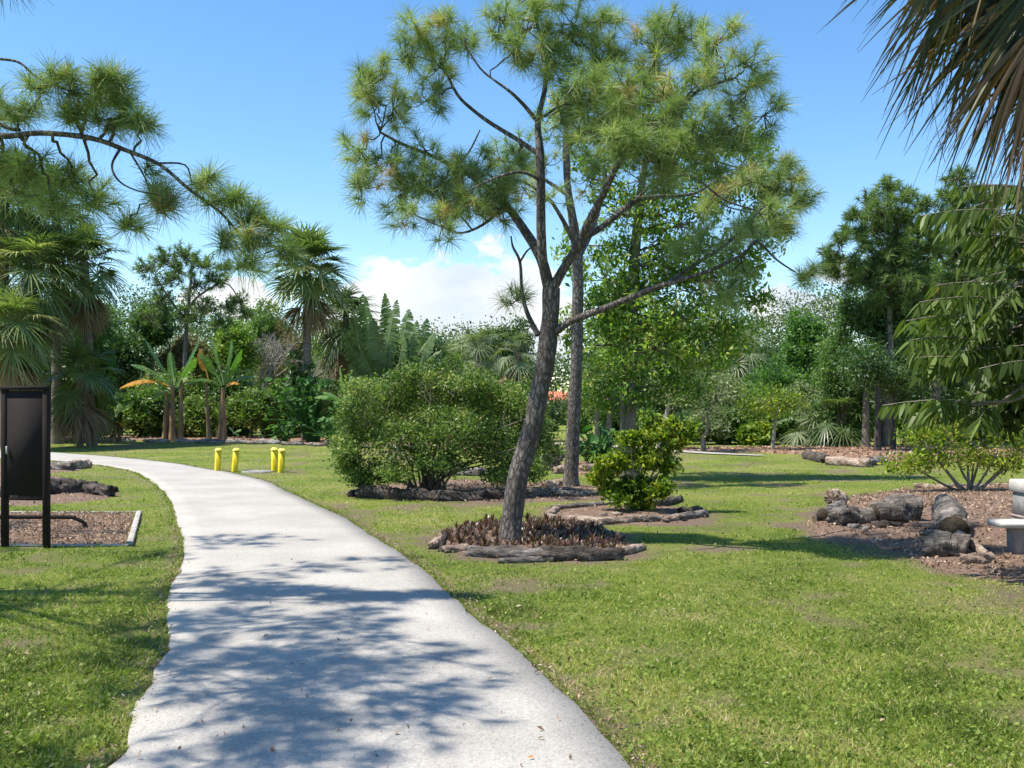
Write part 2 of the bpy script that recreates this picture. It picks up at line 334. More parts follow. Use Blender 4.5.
def resamp_near(p, n):       # more samples close to the camera
    d = np.concatenate([[0], np.cumsum(np.linalg.norm(np.diff(p, axis=0), axis=1))])
    t = np.linspace(0, 1, n)**1.7*d[-1]; return np.stack([np.interp(t, d, p[:, k]) for k in range(p.shape[1])], 1)
LWs = resamp_near(LW, NP_); RWs = resamp_near(RW, NP_)
def jag(p, amp, off):
    T = nrm(np.gradient(p, axis=0)); Nn = np.stack([-T[:, 1], T[:, 0], 0*T[:, 0]], 1)
    s = np.concatenate([[0], np.cumsum(np.linalg.norm(np.diff(p, axis=0), axis=1))])
    return p+Nn*(((fbm(s*1.4+off, s*0+3, 5)-.5)*2*amp+(vnoise(s*11+off, s*0)-.5)*amp*.6)[:, None])
LWs = jag(LWs, .045, 5); RWs = jag(RWs, .035, 60)
POLYPATH = np.vstack([LWs, RWs[::-1]])[:, :2]
def inpoly(x, y, poly):
    r = np.zeros(len(x), bool); bx = poly[:, 0]; by = poly[:, 1]; n = len(poly)
    for i in range(n):
        j = i-1
        if by[i] == by[j]: continue
        c = ((by[i] > y) != (by[j] > y))
        if not c.any(): continue
        xs = (bx[j]-bx[i])*(y-by[i])/(by[j]-by[i])+bx[i]
        r ^= (c & (x < xs))
    return r
def dpoly(x, y, line, step=4):
    q = line[::step, :2]; d = np.full(len(x), 1e9)
    for i in range(len(q)-1):
        a = q[i]; b = q[i+1]-a; t = np.clip(((x-a[0])*b[0]+(y-a[1])*b[1])/(b@b+1e-9), 0, 1)
        d = np.minimum(d, (x-a[0]-t*b[0])**2+(y-a[1]-t*b[1])**2)
    return np.sqrt(d)
CR = 8
t = np.linspace(0, 1, CR+1)[None, :, None]
V = LWs[:, None, :]*(1-t)+RWs[:, None, :]*t
V[:, :, 2] = .022+.012*np.sin(np.linspace(0, PI, CR+1))[None, :]
V[:, 0, 2] = -.02; V[:, -1, 2] = -.02
V = np.insert(V, 1, V[:, 0], axis=1); V[:, 1, 2] = .02; V[:, 1] += (RWs-LWs)*.003
V = np.insert(V, -1, V[:, -1], axis=1); V[:, -2, 2] = .02; V[:, -2] -= (RWs-LWs)*.003
w_ = V.shape[1]; ii = np.arange(NP_-1)[:, None]*w_; jj = np.arange(w_-1)[None, :]
g = Geo(); g.add(V.reshape(-1, 3), np.stack([ii+jj, ii+jj+1, ii+w_+jj+1, ii+w_+jj], -1).reshape(-1, 4))
def pathmat():
    m, nt, b = nodes('path_surface'); L = nt.links.new
    tc = nt.nodes.new('ShaderNodeTexCoord')
    big = N(nt, 'ShaderNodeTexNoise', Scale=.9, Detail=6, Roughness=.6); L(tc.outputs['Object'], big.inputs['Vector'])
    fine = N(nt, 'ShaderNodeTexVoronoi', Scale=95); L(tc.outputs['Object'], fine.inputs['Vector'])
    fn = N(nt, 'ShaderNodeTexNoise', Scale=140, Detail=3, Roughness=.7); L(tc.outputs['Object'], fn.inputs['Vector'])
    c1 = ramp(nt, big.outputs[0], [(.3, (.36, .34, .305)), (.55, (.43, .407, .37)), (.75, (.49, .466, .425))])
    c2 = ramp(nt, fine.outputs['Color'], [(.0, (.55, .54, .53)), (.35, (.85, .84, .83)), (.8, (1.0, 1, 1)), (1, (1.15, 1.15, 1.12))])
    mx = nt.nodes.new('ShaderNodeMix'); mx.data_type = 'RGBA'; mx.blend_type = 'MULTIPLY'; mx.inputs[0].default_value = .8
    L(c1, mx.inputs[6]); L(c2, mx.inputs[7])
    c3 = ramp(nt, fn.outputs[0], [(.35, (.7, .69, .67)), (.55, (1, 1, 1))])
    m2 = nt.nodes.new('ShaderNodeMix'); m2.data_type = 'RGBA'; m2.blend_type = 'MULTIPLY'; m2.inputs[0].default_value = .55
    L(mx.outputs[2], m2.inputs[6]); L(c3, m2.inputs[7]); L(m2.outputs[2], b.inputs['Base Color'])
    b.inputs['Roughness'].default_value = .9; b.inputs['Specular IOR Level'].default_value = .15
    bp = N(nt, 'ShaderNodeBump', Strength=.35, Distance=.004); L(fine.outputs['Distance'], bp.inputs['Height']); L(bp.outputs[0], b.inputs['Normal'])
    return m
M['path'] = pathmat()
tag(g.build('path', M['path'], smooth=True), kind='structure')

BEDS = {}
def poly_px(pts): return np.array([G(*p)[:2] for p in pts])
BEDS['right'] = poly_px([(806, 525), (822, 508), (850, 498), (900, 490), (960, 486), (1040, 484), (1180, 492), (1250, 530), (1180, 600), (1080, 596), (1010, 583), (955, 575), (905, 560), (855, 545), (815, 540)])
BEDS['pine'] = poly_px([(432, 545), (440, 533), (480, 525), (530, 522), (590, 528), (628, 545), (618, 560), (560, 563), (490, 558), (450, 553)])
BEDS['ring'] = poly_px([(543, 515), (560, 506), (620, 503), (680, 508), (708, 516), (690, 522), (640, 525), (580, 523)])
BEDS['bush'] = poly_px([(348, 494), (380, 486), (450, 480), (540, 484), (610, 487), (628, 494), (600, 499), (500, 502), (400, 500)])
BEDS['farright'] = poly_px([(640, 451), (700, 448), (800, 447), (900, 446), (1050, 450), (1060, 458), (900, 462), (840, 458), (760, 453)])
BEDS['farleft'] = poly_px([(-200, 443.5), (50, 440.5), (200, 441.5), (320, 445), (400, 448), (470, 450), (520, 446), (480, 440), (200, 436), (-200, 437)])
BEDS['mid'] = poly_px([(545, 470), (570, 463), (625, 461), (650, 468), (620, 474), (575, 476)])
BEDS['leftlog'] = poly_px([(-60, 476), (20, 474), (60, 477), (112, 489), (116, 498), (60, 504), (0, 506), (-60, 506)])
BEDS['leftlog2'] = poly_px([(-60, 464), (60, 464), (86, 467), (60, 473), (-60, 473)])
BOXC = np.array([[-8.2, 11.35], [-4.32, 11.3], [-5.5, 14.75], [-9.6, 14.8]])
BEDS['box'] = BOXC
FARPATH = np.array([G(480, 444.5), G(537, 444.2), G(576, 444.6), G(640, 448.5), G(700, 453.2), G(762, 456.2)])
def bed(key, h, mat, jit=.04):
    p = crom(np.vstack([np.c_[BEDS[key], np.zeros(len(BEDS[key]))], [[*BEDS[key][0], 0]]]), 6 if key != 'box' else 1)
    if key == 'box': p = resamp(p, 40)
    p = resamp(p, 90); c = p[:-1].mean(0)
    p = c+(p-c)*(1+(fbm(np.arange(90)*.6, np.arange(90)*0+hash(len(key)) % 7, 3)-.5)*jit)[:, None]; p[-1] = p[0]
    p = p[:-1]; n = len(p); K = 14; rings = []
    for k in range(K+1):
        t = k/K; q = c+(p-c)*t; q = q.copy()
        q[:, 2] = (h*(1-t**2.2)+.012)*1 + (fbm(q[:, 0]*3, q[:, 1]*3, 3)-.5)*min(h, .06)*(1-t)
        if k == K: q[:, 2] = -.01
        rings.append(q)
    V = np.concatenate(rings); i = np.arange(K)[:, None]*n; j = np.arange(n)[None, :]; j2 = (j+1) % n
    g = Geo(); g.add(V, np.stack([i+j, i+n+j, i+n+j2, i+j2], -1).reshape(-1, 4))
    tag(g.build('mulch_bed', mat, smooth=True), kind='structure')
    return p
for k, h, m in [('right', .1, 'mulch'), ('pine', .05, 'mulch'), ('ring', .02, 'mulch'), ('bush', .05, 'mulch'), ('farright', .08, 'farmulch'), ('farleft', .05, 'farmulch'), ('mid', .06, 'farmulch'),
                ('leftlog', .08, 'mulch'), ('leftlog2', .05, 'mulch'), ('box', .02, 'mulch')]:
    BEDS[k+'_p'] = bed(k, h, M[m], .12 if k != 'box' else 0)[:, :2]
# the small far footpath
fp = crom(FARPATH, 6); T = nrm(np.gradient(fp, axis=0)); Nn = np.stack([-T[:, 1], T[:, 0], 0*T[:, 0]], 1)
wv = np.interp(np.arange(len(fp)), [0, 10, len(fp)-1], [1.0, .7, .25])[:, None]
a = fp-Nn*wv; b = fp+Nn*wv; V = np.concatenate([a, b]); V[:, 2] = .03; n = len(fp); i = np.arange(n-1)
g = Geo(); g.add(V, np.stack([i, i+1, i+n+1, i+n], -1)); tag(g.build('footpath', M['path']), kind='structure')
BEDS['fp_p'] = np.vstack([a, b[::-1]])[:, :2]

def bare(x, y):
    """how worn the lawn is: beside the path and round the beds"""
    d1 = dpoly(x, y, LWs); d2 = dpoly(x, y, RWs)
    e = fbm(x*3, y*3, 3)
    b = np.clip(1-(d2/(.05+.22*e)), 0, 1)+np.clip(1-(d1/(.03+.2*e)), 0, 1)
    b += np.clip((fbm(x*.9+4, y*.9, 4)-.59)*5, 0, .8)+np.clip((fbm(x*2.6+14, y*2.6, 4)-.6)*4, 0, .6)
    for k in ('right', 'pine', 'ring', 'bush'):
        c = BEDS[k].mean(0); q = np.vstack([BEDS[k+'_p'], BEDS[k+'_p'][:1]])
        b += np.clip(1-dpoly(x, y, q, 2)/(.1+.35*e), 0, 1)*.8
    return np.clip(b, 0, 1)
def spaced(lo, hi, c0, c1, d0, grow):
    out = [c0]
    x = c0
    while x < c1: x += d0; out.append(x)
    d = d0
    while x < hi: d *= grow; x += d; out.append(x)
    x = c0; d = d0; pre = []
    while x > lo: d *= grow; x -= d; pre.append(x)
    return np.array(pre[::-1]+out)
xs = spaced(-900, 900, -7, 7, .13, 1.09); ys = spaced(-200, 1500, 2.5, 17, .13, 1.07)
X, Y = np.meshgrid(xs, ys); x = X.ravel(); y = Y.ravel()
near = (y < 60) & (np.abs(x) < 60)
z = np.zeros(len(x)); z[near] = (fbm(x[near]*1.1, y[near]*1.1, 4)-.5)*.022
br = np.zeros(len(x)); br[near] = bare(x[near], y[near])
g = Geo(); W_ = len(xs); i = np.arange(len(ys)-1)[:, None]*W_; j = np.arange(W_-1)[None, :]
g.add(np.c_[x, y, z], np.stack([i+j, i+j+1, i+W_+j+1, i+W_+j], -1).reshape(-1, 4), None, br)
def groundmat():
    m, nt, b = nodes('lawn'); L = nt.links.new
    tc = nt.nodes.new('ShaderNodeTexCoord'); at = N(nt, 'ShaderNodeAttribute', attribute_name='tint')
    n1 = N(nt, 'ShaderNodeTexNoise', Scale=.5, Detail=5, Roughness=.6); L(tc.outputs['Object'], n1.inputs['Vector'])
    n2 = N(nt, 'ShaderNodeTexNoise', Scale=9, Detail=10, Roughness=.75); L(tc.outputs['Object'], n2.inputs['Vector'])
    n3 = N(nt, 'ShaderNodeTexNoise', Scale=60, Detail=4, Roughness=.7); L(tc.outputs['Object'], n3.inputs['Vector'])
    c1 = ramp(nt, n1.outputs[0], [(.3, (.13, .18, .035)), (.5, (.2, .245, .05)), (.7, (.3, .29, .1))])
    c2 = ramp(nt, n2.outputs[0], [(.3, (.5, .6, .5)), (.5, (.95, 1, .9)), (.7, (1.5, 1.25, 1.3))])
    mx = nt.nodes.new('ShaderNodeMix'); mx.data_type = 'RGBA'; mx.blend_type = 'MULTIPLY'; mx.inputs[0].default_value = .8; L(c1, mx.inputs[6]); L(c2, mx.inputs[7])
    c3 = ramp(nt, n3.outputs[0], [(.3, (.1, .07, .05)), (.55, (.26, .19, .14)), (.75, (.42, .34, .27))])
    m2 = nt.nodes.new('ShaderNodeMix'); m2.data_type = 'RGBA'; L(at.outputs['Fac'], m2.inputs[0]); L(mx.outputs[2], m2.inputs[6]); L(c3, m2.inputs[7])
    L(m2.outputs[2], b.inputs['Base Color']); b.inputs['Roughness'].default_value = .95; b.inputs['Specular IOR Level'].default_value = .1
    ad = N(nt, 'ShaderNodeMath', operation='ADD'); L(n2.outputs[0], ad.inputs[0]); L(n3.outputs[0], ad.inputs[1])
    bp = N(nt, 'ShaderNodeBump', Strength=.9, Distance=.05); L(ad.outputs[0], bp.inputs['Height']); L(bp.outputs[0], b.inputs['Normal'])
    return m
tag(g.build('ground', groundmat(), smooth=True), kind='structure')

# grass blades
def okgrass(x, y, lim=.12):
    k = ~inpoly(x, y, POLYPATH[::2])
    for q in ('right_p', 'pine_p', 'ring_p', 'bush_p', 'mid_p', 'leftlog_p', 'box_p', 'fp_p', 'farright_p'):
        m = inpoly(x, y, BEDS[q]); k &= ~(m & (R.rand(len(x)) > lim*(q in ('ring_p', 'right_p', 'box_p', 'leftlog_p'))))
    return k
NB = 620000
u = R.rand(NB)*(1/3.3-1/42)+1/42; gy = 1/u; gx = (R.rand(NB)*2-1)*(.54*gy+1.2)
k = okgrass(gx, gy, .05); gx = gx[k]; gy = gy[k]
bb = bare(gx, gy); cl = fbm(gx*2.3+9, gy*2.3, 3)
k = R.rand(len(gx)) > bb*.85; gx, gy, bb, cl = gx[k], gy[k], bb[k], cl[k]
n = len(gx); d = rdir(n); d[:, 2] = np.abs(d[:, 2])*.6+.55; d = nrm(d)
dist = gy; hgt = (.022+.04*R.rand(n)+.1*np.clip(cl-.48, 0, 1))*(1-.35*bb)*np.where(gx > -1, 1, 1.15)
wd = .0035+.003*R.rand(n)+.00045*dist
s = nrm(np.cross(d, rdir(n)))
tint = np.clip(-.06+1.15*fbm(gx*.8, gy*.8, 5)+.6*(fbm(gx*5, gy*5, 2)-.5)+R.normal(size=n)*.13+.3*bb, 0, 1)
tint = np.where(R.rand(n) < .07, .8+.2*R.rand(n), tint)
g = Geo(); strips(g, np.c_[gx, gy, np.full(n, -.008)], d, s, hgt, wd, .25, 1, tint, np.array([1, .15]))
for E, sg in ((LWs, 1), (RWs, -1)):
    m_ = 15000; i_ = (R.rand(m_)**1.7*560).astype(int); T_ = nrm(E[i_+1]-E[i_]); N_ = np.c_[T_[:, 1], -T_[:, 0], 0*T_[:, 0]]*sg
    clump = vnoise(i_*.09, i_*0+sg*3)*.09-.055
    q_ = E[i_]+N_*(clump-np.abs(R.normal(size=m_))*.035)[:, None]+T_*R.rand(m_)[:, None]*.06; q_[:, 2] = .0
    d_ = nrm(N_*.5+rdir(m_)*.6+[0, 0, .75]); s_ = nrm(np.cross(d_, rdir(m_)))
    strips(g, q_, d_, s_, .03+.05*R.rand(m_), .004+.0005*q_[:, 1], .35, 2, np.clip(.45+.25*R.normal(size=m_), 0, 1))
# clover-like flat leaves in the sward
k = R.rand(n) < .07
leaves(g, np.c_[gx[k], gy[k], .012+.03*R.rand(k.sum())], .012+.02*R.rand(k.sum())+.0006*gy[k], .7, 2.5, np.clip(.05+.5*R.rand(k.sum()), 0, 1))
tag(g.build('grass', M['grass']), 'short patchy lawn grass on both sides of the curving path', 'grass', kind='stuff')

# litter
def scatter(poly, n, zfun=lambda x, y: .03):
    lo = poly.min(0); hi = poly.max(0); x = lo[0]+(hi[0]-lo[0])*R.rand(n*3); y = lo[1]+(hi[1]-lo[1])*R.rand(n*3)
    k = inpoly(x, y, poly); x = x[k][:n]; y = y[k][:n]; return x, y
def domez(x, y, poly, h):
    c = poly.mean(0); q = np.vstack([poly, poly[:1]]); d = dpoly(x, y, q, 2); r = np.hypot(x-c[0], y-c[1])
    t = r/(r+d+1e-6); return h*(1-t**2.2)+.018
g = Geo()
for key, n, h, sz in [('right', 9000, .1, .05), ('pine', 1600, .05, .04), ('ring', 500, .02, .035), ('bush', 1600, .05, .05), ('box', 9000, .02, .035), ('leftlog', 900, .08, .05), ('farright', 2500, .08, .12), ('farleft', 2500, .05, .12), ('mid', 500, .06, .06)]:
    x, y = scatter(BEDS[key+'_p'], n); z = domez(x, y, BEDS[key+'_p'], h)
    leaves(g, np.c_[x, y, z+R.rand(len(x))*.02], sz*(.5+R.rand(len(x))), .45, 1.6, R.rand(len(x))*.95, fold=.3)
# needles and leaf scraps along the path edges and on the lawn
for E, nn_, off in ((RWs, 5200, .07), (LWs, 3000, -.05)):
    i = (R.rand(nn_)**1.5*260+40).astype(int); p = E[i]+np.c_[R.normal(size=nn_)*.05+off, R.normal(size=nn_)*.04, np.full(nn_, .02)]
    leaves(g, p, .012+.03*R.rand(nn_)**2, .3, 1.5, R.rand(nn_)*.9, fold=.3)
nn_ = 700; yy = 1/(R.rand(nn_)*(1/3.5-1/30)+1/30); xx = (R.rand(nn_)*2-1)*.6*yy
leaves(g, np.c_[xx, yy, np.full(nn_, .038)], .012+.04*R.rand(nn_)**4, .45, 1.2, .2+.8*R.rand(nn_), fold=.3)
tag(g.build('leaf_litter', M['litter']), 'brown dead leaves, wood chips and needles strewn over beds and path edge', 'leaf litter', kind='stuff')

# ------------------------------------------------------------------ trees
def limb(g, p0, p1, r0, r1, sag=.15, sides=6, k=5, wig=.05):
    p0 = np.asarray(p0, float); p1 = np.asarray(p1, float); d = np.linalg.norm(p1-p0)
    t = np.linspace(0, 1, k+1)[:, None]; m = p0*(1-t)+p1*t
    m[:, 2] += np.sin(t[:, 0]*PI)*(-sag*d*.5)
    m[1:-1] += R.normal(size=(k-1, 3))*wig*d
    tube(g, m, np.linspace(r0, r1, k+1), sides)
    return m
def crown(gl, gw, skel, lobes, ncl, nlv, size, elong=.5, up=.6, cr=.25, tint=(.5, .2), hang=0, twigs=.4, tr=.02, shell=.5):
    """skel: array of points on the wood with radius; lobes: rows of centre and radii"""
    skel = np.asarray(skel, float)
    for lb in lobes:
        c = np.array(lb[:3]); r = np.array(lb[3:6]); w = lb[6] if len(lb) > 6 else 1
        dd = np.linalg.norm(skel[:, :3]-c, axis=1)+np.where(skel[:, 2] > c[2], 1.0, 0)*np.abs(skel[:, 2]-c[2])
        s = skel[dd.argmin()]
        if gw is not None: limb(gw, s[:3], c, min(s[3]*.6, tr*2.2*max(r[0], .3)), tr*.5, -.15, 5)
        n = max(3, int(ncl*w)); u = rdir(n)*(shell+(1-shell)*R.rand(n)**.6)[:, None]; cc = c+u*r
        if gw is not None:
            for q in cc[R.rand(n) < twigs]: tube(gw, np.array([c, (c+q)/2+R.normal(size=3)*.05*r, q]), [tr*.45, tr*.3, tr*.12], 4)
        idx = np.repeat(np.arange(n), nlv); m = len(idx)
        pos = cc[idx]+R.normal(size=(m, 3))*cr*np.array([1, 1, .7])
        tb = tint[0]+R.normal()*tint[1]*.55+R.normal(size=n)*tint[1]*.75
        leaves(gl, pos, size*(.4+1.0*R.rand(m)), elong*(.8+.2*R.rand()), up, np.clip(tb[idx]+R.normal(size=m)*tint[1], 0, 1), hang=hang)
def tree(name, label, cat, base, trunk, rad_, lobes, leaf, bark, group=None, **kw):
    """trunk: rows of points; rad_: radii"""
    root = empty(name, base, label, cat, group)
    gw, gl = Geo(), Geo()
    tp = crom(np.c_[np.array(trunk, float), rad_], 4)
    tube(gw, tp[:, :3], tp[:, 3], 9, .12)
    crown(gl, gw, tp, lobes, **kw)
    gw.build('trunk', M[bark], root, True); gl.build('crown', M[leaf], root)
    return root
def plobe(px, py, Y, rx, ry, w=1, rd=None):
    c = P(px, py, Y); s = Y/F; return [*c, rx*s, (rd if rd else rx*s), ry*s, w]
def autolobes(px, py, Y, rx, ry, k, fr=.45, seed=0):
    r = np.random.RandomState(seed+int(px)+5000); out = []
    s = Y/F; c = P(px, py, Y)
    for i in range(k):
        d = nrm(r.normal(size=3))*(.25+.5*r.rand()); f = fr*(.75+.5*r.rand())
        out.append([c[0]+d[0]*rx*s, c[1]+d[1]*rx*s*.9, max(.25, c[2]+d[2]*ry*s), rx*s*f, rx*s*f, ry*s*f*.95, 1])
    return out
def simple(name, label, px, Y, top, bot, hw, leaf='leaf_mid', bark='bark', k=9, ncl=26, nlv=26, size=.14, cat='tree', fr=.45, r0=None, lean=0, group=None, basepy=None, **kw):
    """tree or shrub at depth Y; crown between pixel rows top and bot, half width hw"""
    base = np.array([(px-CX)/F*Y, Y, 0]); s = Y/F
    zt = CAMZ+(HZ-top)*s; h = zt; r0 = r0 or max(.03, .022*h)
    tr = [base+np.array([0, 0, -.1]), base+np.array([lean*.3+R.normal()*.05, 0, h*.3]), base+np.array([lean*.6+R.normal()*.08, R.normal()*.1, h*.6]), base+np.array([lean, 0, h*.88])]
    lb = autolobes(px+lean/s, (top+bot)/2, Y, hw, (bot-top)/2, k, fr)
    return tree(name, label, cat, base, tr, [r0*1.2, r0, r0*.7, r0*.25], lb, leaf, bark, group, ncl=ncl, nlv=nlv, size=size, cr=kw.pop('cr', hw*s*.13), **kw)

# ---- the leaning pine beside the path
D0 = 11.43
def skel_from(lst, D=D0):
    out = []
    for (px, py, dy, w) in lst:
        q = P(px, py, D+dy); out.append([*q, w/2*(D+dy)/F])
    return crom(np.array(out), 4)
def pine(name, label, base, limbs, lobes, D, needle, bark='pine_bark', tn=10, nd=80, NL=.21, NW=.0055, tw=.006, group=None, trk=1, tmul=1.9, rmul=1.12):
    root = empty(name, base, label, 'pine tree', group)
    gt, gb, gn = Geo(), Geo(), Geo(); S = []
    for i, l in enumerate(limbs):
        sk = skel_from(l, D)
        if i >= trk: sk[:, 3] *= .76; S.append(sk)
        tube(gt if i < trk else gb, sk[:, :3], sk[:, 3], 14 if i < trk else 9, .13 if i < trk else .08)
    S = np.vstack(S)
    for lb in lobes:
        px, py, dy, r, n = lb; n = max(2, int(round(n*tmul))); r = r*rmul; c = P(px, py, D+dy); rm = r*D/F
        dd = np.linalg.norm(S[:, :3]-c, axis=1); s = S[dd.argmin()]
        if dd.min() > .12: limb(gb, s[:3], c, min(.022, s[3]*.7), .009, .12*R.choice([-1, 1]), 6, 6, .06)
        u = rdir(n)*(R.rand(n)**.5)[:, None]; q = c+u*rm*np.array([1, 1.3, .85])
        for k in range(n):
            m = (c+q[k])/2+R.normal(size=3)*.06*rm; m[2] -= .12*rm
            tube(gb, crom(np.array([c, m, q[k]]), 3), np.linspace(tw*1.2, tw*.6, 7), 4)
        A = nrm(u+np.array([0, 0, .75])+(c-np.array([base[0], base[1], c[2]]))*.12)
        tt = np.clip(.42+R.normal(size=n)*.22, 0, .86); tt = np.where(R.rand(n) < .018, .97, tt)
        tufts(gn, q, A, nd, NL, NW, .85, tt)
    gt.build('trunk', M[bark], root, True); gb.build('branches', M[bark], root, True)
    gn.build('needles', M[needle], root); return root
A_ = [
 [(508, 547, 0, 27), (511, 530, 0, 21.5), (517, 480, .02, 20.5), (524, 455, .03, 20), (532, 428, .03, 19.5), (540, 390, .03, 19), (547, 350, 0, 18.5), (550, 320, 0, 17.5), (551, 288, 0, 17)],
 [(551, 295, 0, 17), (541, 258, .1, 14), (523, 228, .3, 12), (505, 204, .5, 9), (482, 184, .6, 7), (456, 167, .6, 5.5), (425, 153, .5, 5), (400, 143, .4, 4), (380, 132, .3, 3)],
 [(550, 292, 0, 13), (543, 262, -.1, 13), (541, 220, -.2, 12.5), (541, 180, -.3, 12), (540, 150, -.3, 11), (538, 122, -.3, 8), (545, 88, -.3, 6.5), (546, 55, -.3, 5.5), (538, 28, -.3, 4.5), (534, 0, -.3, 3.5), (532, -30, -.3, 2.5)],
 [(551, 292, 0, 15), (563, 270, -.1, 12), (578, 246, -.2, 12), (590, 220, -.4, 11), (605, 191, -.7, 9), (618, 165, -.9, 8), (640, 140, -1.0, 6), (660, 122, -1.1, 5), (676, 112, -1.1, 4.5), (700, 90, -1.1, 3.5), (735, 78, -1.1, 3)],
 [(580, 240, -.2, 9), (602, 227, 0, 8.5), (634, 202, .3, 7.5), (654, 197, .5, 6), (692, 194, .8, 4.5), (716, 181, 1.0, 3.5), (750, 166, 1.1, 2.5)],
 [(550, 336, 0, 11), (570, 322, -.1, 9.5), (608, 307, -.4, 9), (658, 287, -.7, 8), (676, 281, -.8, 6.5), (709, 271, -1, 5), (743, 254, -1.1, 4), (757, 242, -1.1, 3.5), (777, 260, -1.1, 2.5), (795, 272, -1.1, 2)],
 [(664, 285, -.7, 5), (696, 264, -.5, 5), (723, 247, -.3, 4.5), (745, 226, -.2, 3.5), (765, 205, -.1, 2.5)],
 [(538, 335, 0, 8), (527, 312, .1, 6), (522, 290, .1, 4.5), (520, 262, .2, 4), (513, 247, .2, 3), (511, 236, .2, 2)],
 [(520, 262, .2, 3), (527, 251, .2, 2.5), (534, 246, .2, 1.5)],
 [(540, 155, -.3, 7), (518, 140, -.2, 6), (492, 124, 0, 5.5), (473, 110, .1, 4.5), (457, 94, .1, 4), (443, 65, .1, 3)],
 [(538, 122, -.3, 6), (522, 103, -.4, 5), (508, 90, -.5, 4), (494, 80, -.5, 3), (480, 68, -.5, 2.5), (465, 45, -.5, 2)],
 [(545, 116, -.3, 4), (558, 107, -.5, 3.2), (575, 103, -.6, 3), (605, 102, -.7, 2.2), (628, 88, -.7, 2)],
 [(505, 204, .5, 6), (487, 222, .2, 4), (462, 233, 0, 3), (440, 226, -.1, 2.5), (415, 215, -.1, 2)],
 [(634, 202, .3, 4), (656, 182, .2, 4), (690, 176, .1, 3), (725, 200, .1, 2.5), (755, 210, .1, 2)],
 [(618, 165, -.9, 5), (628, 130, -.7, 4.5), (640, 95, -.6, 3.5), (655, 60, -.5, 3), (665, 35, -.5, 2)],
 [(676, 112, -1.1, 3.5), (700, 137, -1.1, 3.5), (730, 130, -1.1, 3), (757, 118, -1.1, 2)],
 [(457, 167, .6, 3), (470, 150, .6, 2.5), (480, 130, .6, 2)],
 [(541, 180, -.3, 5), (520, 172, -.6, 4), (495, 178, -.8, 3), (470, 190, -.9, 2.5)],
 [(546, 55, -.3, 4), (565, 40, -.3, 3), (585, 28, -.3, 2.5), (600, 20, -.3, 2)]]
LB_ = [(505, 182, .3, 18, 5), (480, 205, .3, 18, 5), (520, 160, .1, 14, 3), (455, 172, .4, 18, 5), (400, 195, .3, 18, 4), (425, 150, .4, 16, 3), (560, 30, -.3, 18, 4), (620, 110, -.8, 16, 4), (580, 60, -.5, 16, 4), (500, 208, .4, 16, 4), (470, 200, .2, 20, 5), (440, 185, .2, 18, 5), (380, 70, .1, 14, 3), (430, 45, 0, 14, 3), (560, 110, -.5, 16, 3), (588, 130, -.7, 18, 4), (610, 112, -.8, 18, 4), (665, 95, -.9, 20, 5), (670, 130, -1, 20, 5), (590, 85, -.6, 16, 4), (540, 50, -.4, 16, 4), (615, 55, -.5, 16, 4), (775, 190, .8, 18, 5), (785, 230, .6, 12, 3), (740, 235, -.2, 14, 3), (362, 82, .2, 16, 5), (378, 105, .3, 18, 5), (417, 27, -.1, 14, 4), (447, 22, 0, 16, 5), (466, 42, -.2, 14, 4), (408, 57, .1, 18, 5), (440, 66, .1, 20, 5), (393, 108, .3, 20, 6), (427, 100, .2, 18, 5),
       (361, 150, .2, 17, 5), (362, 186, .2, 17, 5), (390, 160, .3, 22, 6), (420, 186, .3, 22, 7), (450, 206, .3, 22, 7), (474, 170, .4, 20, 6), (492, 190, .3, 20, 6), (410, 213, 0, 16, 3), (442, 226, -.1, 18, 4),
       (500, 18, -.5, 18, 5), (527, 30, -.4, 20, 6), (512, 52, -.5, 16, 4), (534, -10, -.4, 24, 7), (573, 24, -.2, 20, 6), (560, -12, -.3, 22, 6), (592, 58, -.4, 20, 6), (600, 20, -.3, 18, 5), (555, 62, -.6, 18, 4), (572, 82, -.7, 18, 4),
       (600, 98, -.8, 18, 5), (625, 85, -.7, 20, 6), (655, 66, -.5, 22, 6), (667, 32, -.5, 20, 6), (690, 40, -.6, 20, 5), (645, 42, -.4, 18, 4), (640, 118, -.9, 20, 6), (640, 148, -1.0, 22, 7), (662, 162, -1.1, 22, 7), (618, 140, -1.0, 18, 5),
       (717, 40, -1.1, 16, 4), (750, 66, -1.1, 16, 4), (713, 70, -1.0, 20, 6), (690, 92, -1.1, 20, 5), (748, 88, -1.1, 16, 4), (764, 115, -1.1, 16, 4), (730, 115, -1.0, 18, 4), (700, 122, -1.1, 20, 6), (712, 150, -1.0, 22, 7), (688, 145, -1.1, 20, 6), (736, 140, -1, 16, 3),
       (790, 178, .9, 16, 5), (798, 200, .8, 16, 5), (774, 214, .5, 18, 5), (775, 160, 1.0, 16, 4), (752, 182, .8, 16, 3), (757, 238, -.8, 16, 3), (700, 247, -.6, 18, 5), (722, 288, -.9, 18, 5), (742, 262, -.9, 14, 2), (804, 277, -1.1, 9, 3), (668, 175, 0, 18, 4), (516, 300, .2, 12, 3), (706, 205, .3, 16, 3)]
pine('pine_tree', 'large leaning pine with grey scaly trunk rising from the bromeliad bed beside the path', G(510, 545), A_, LB_, D0, 'needle', nd=82, NL=.215, NW=.0052, tmul=2.3, rmul=1.42)

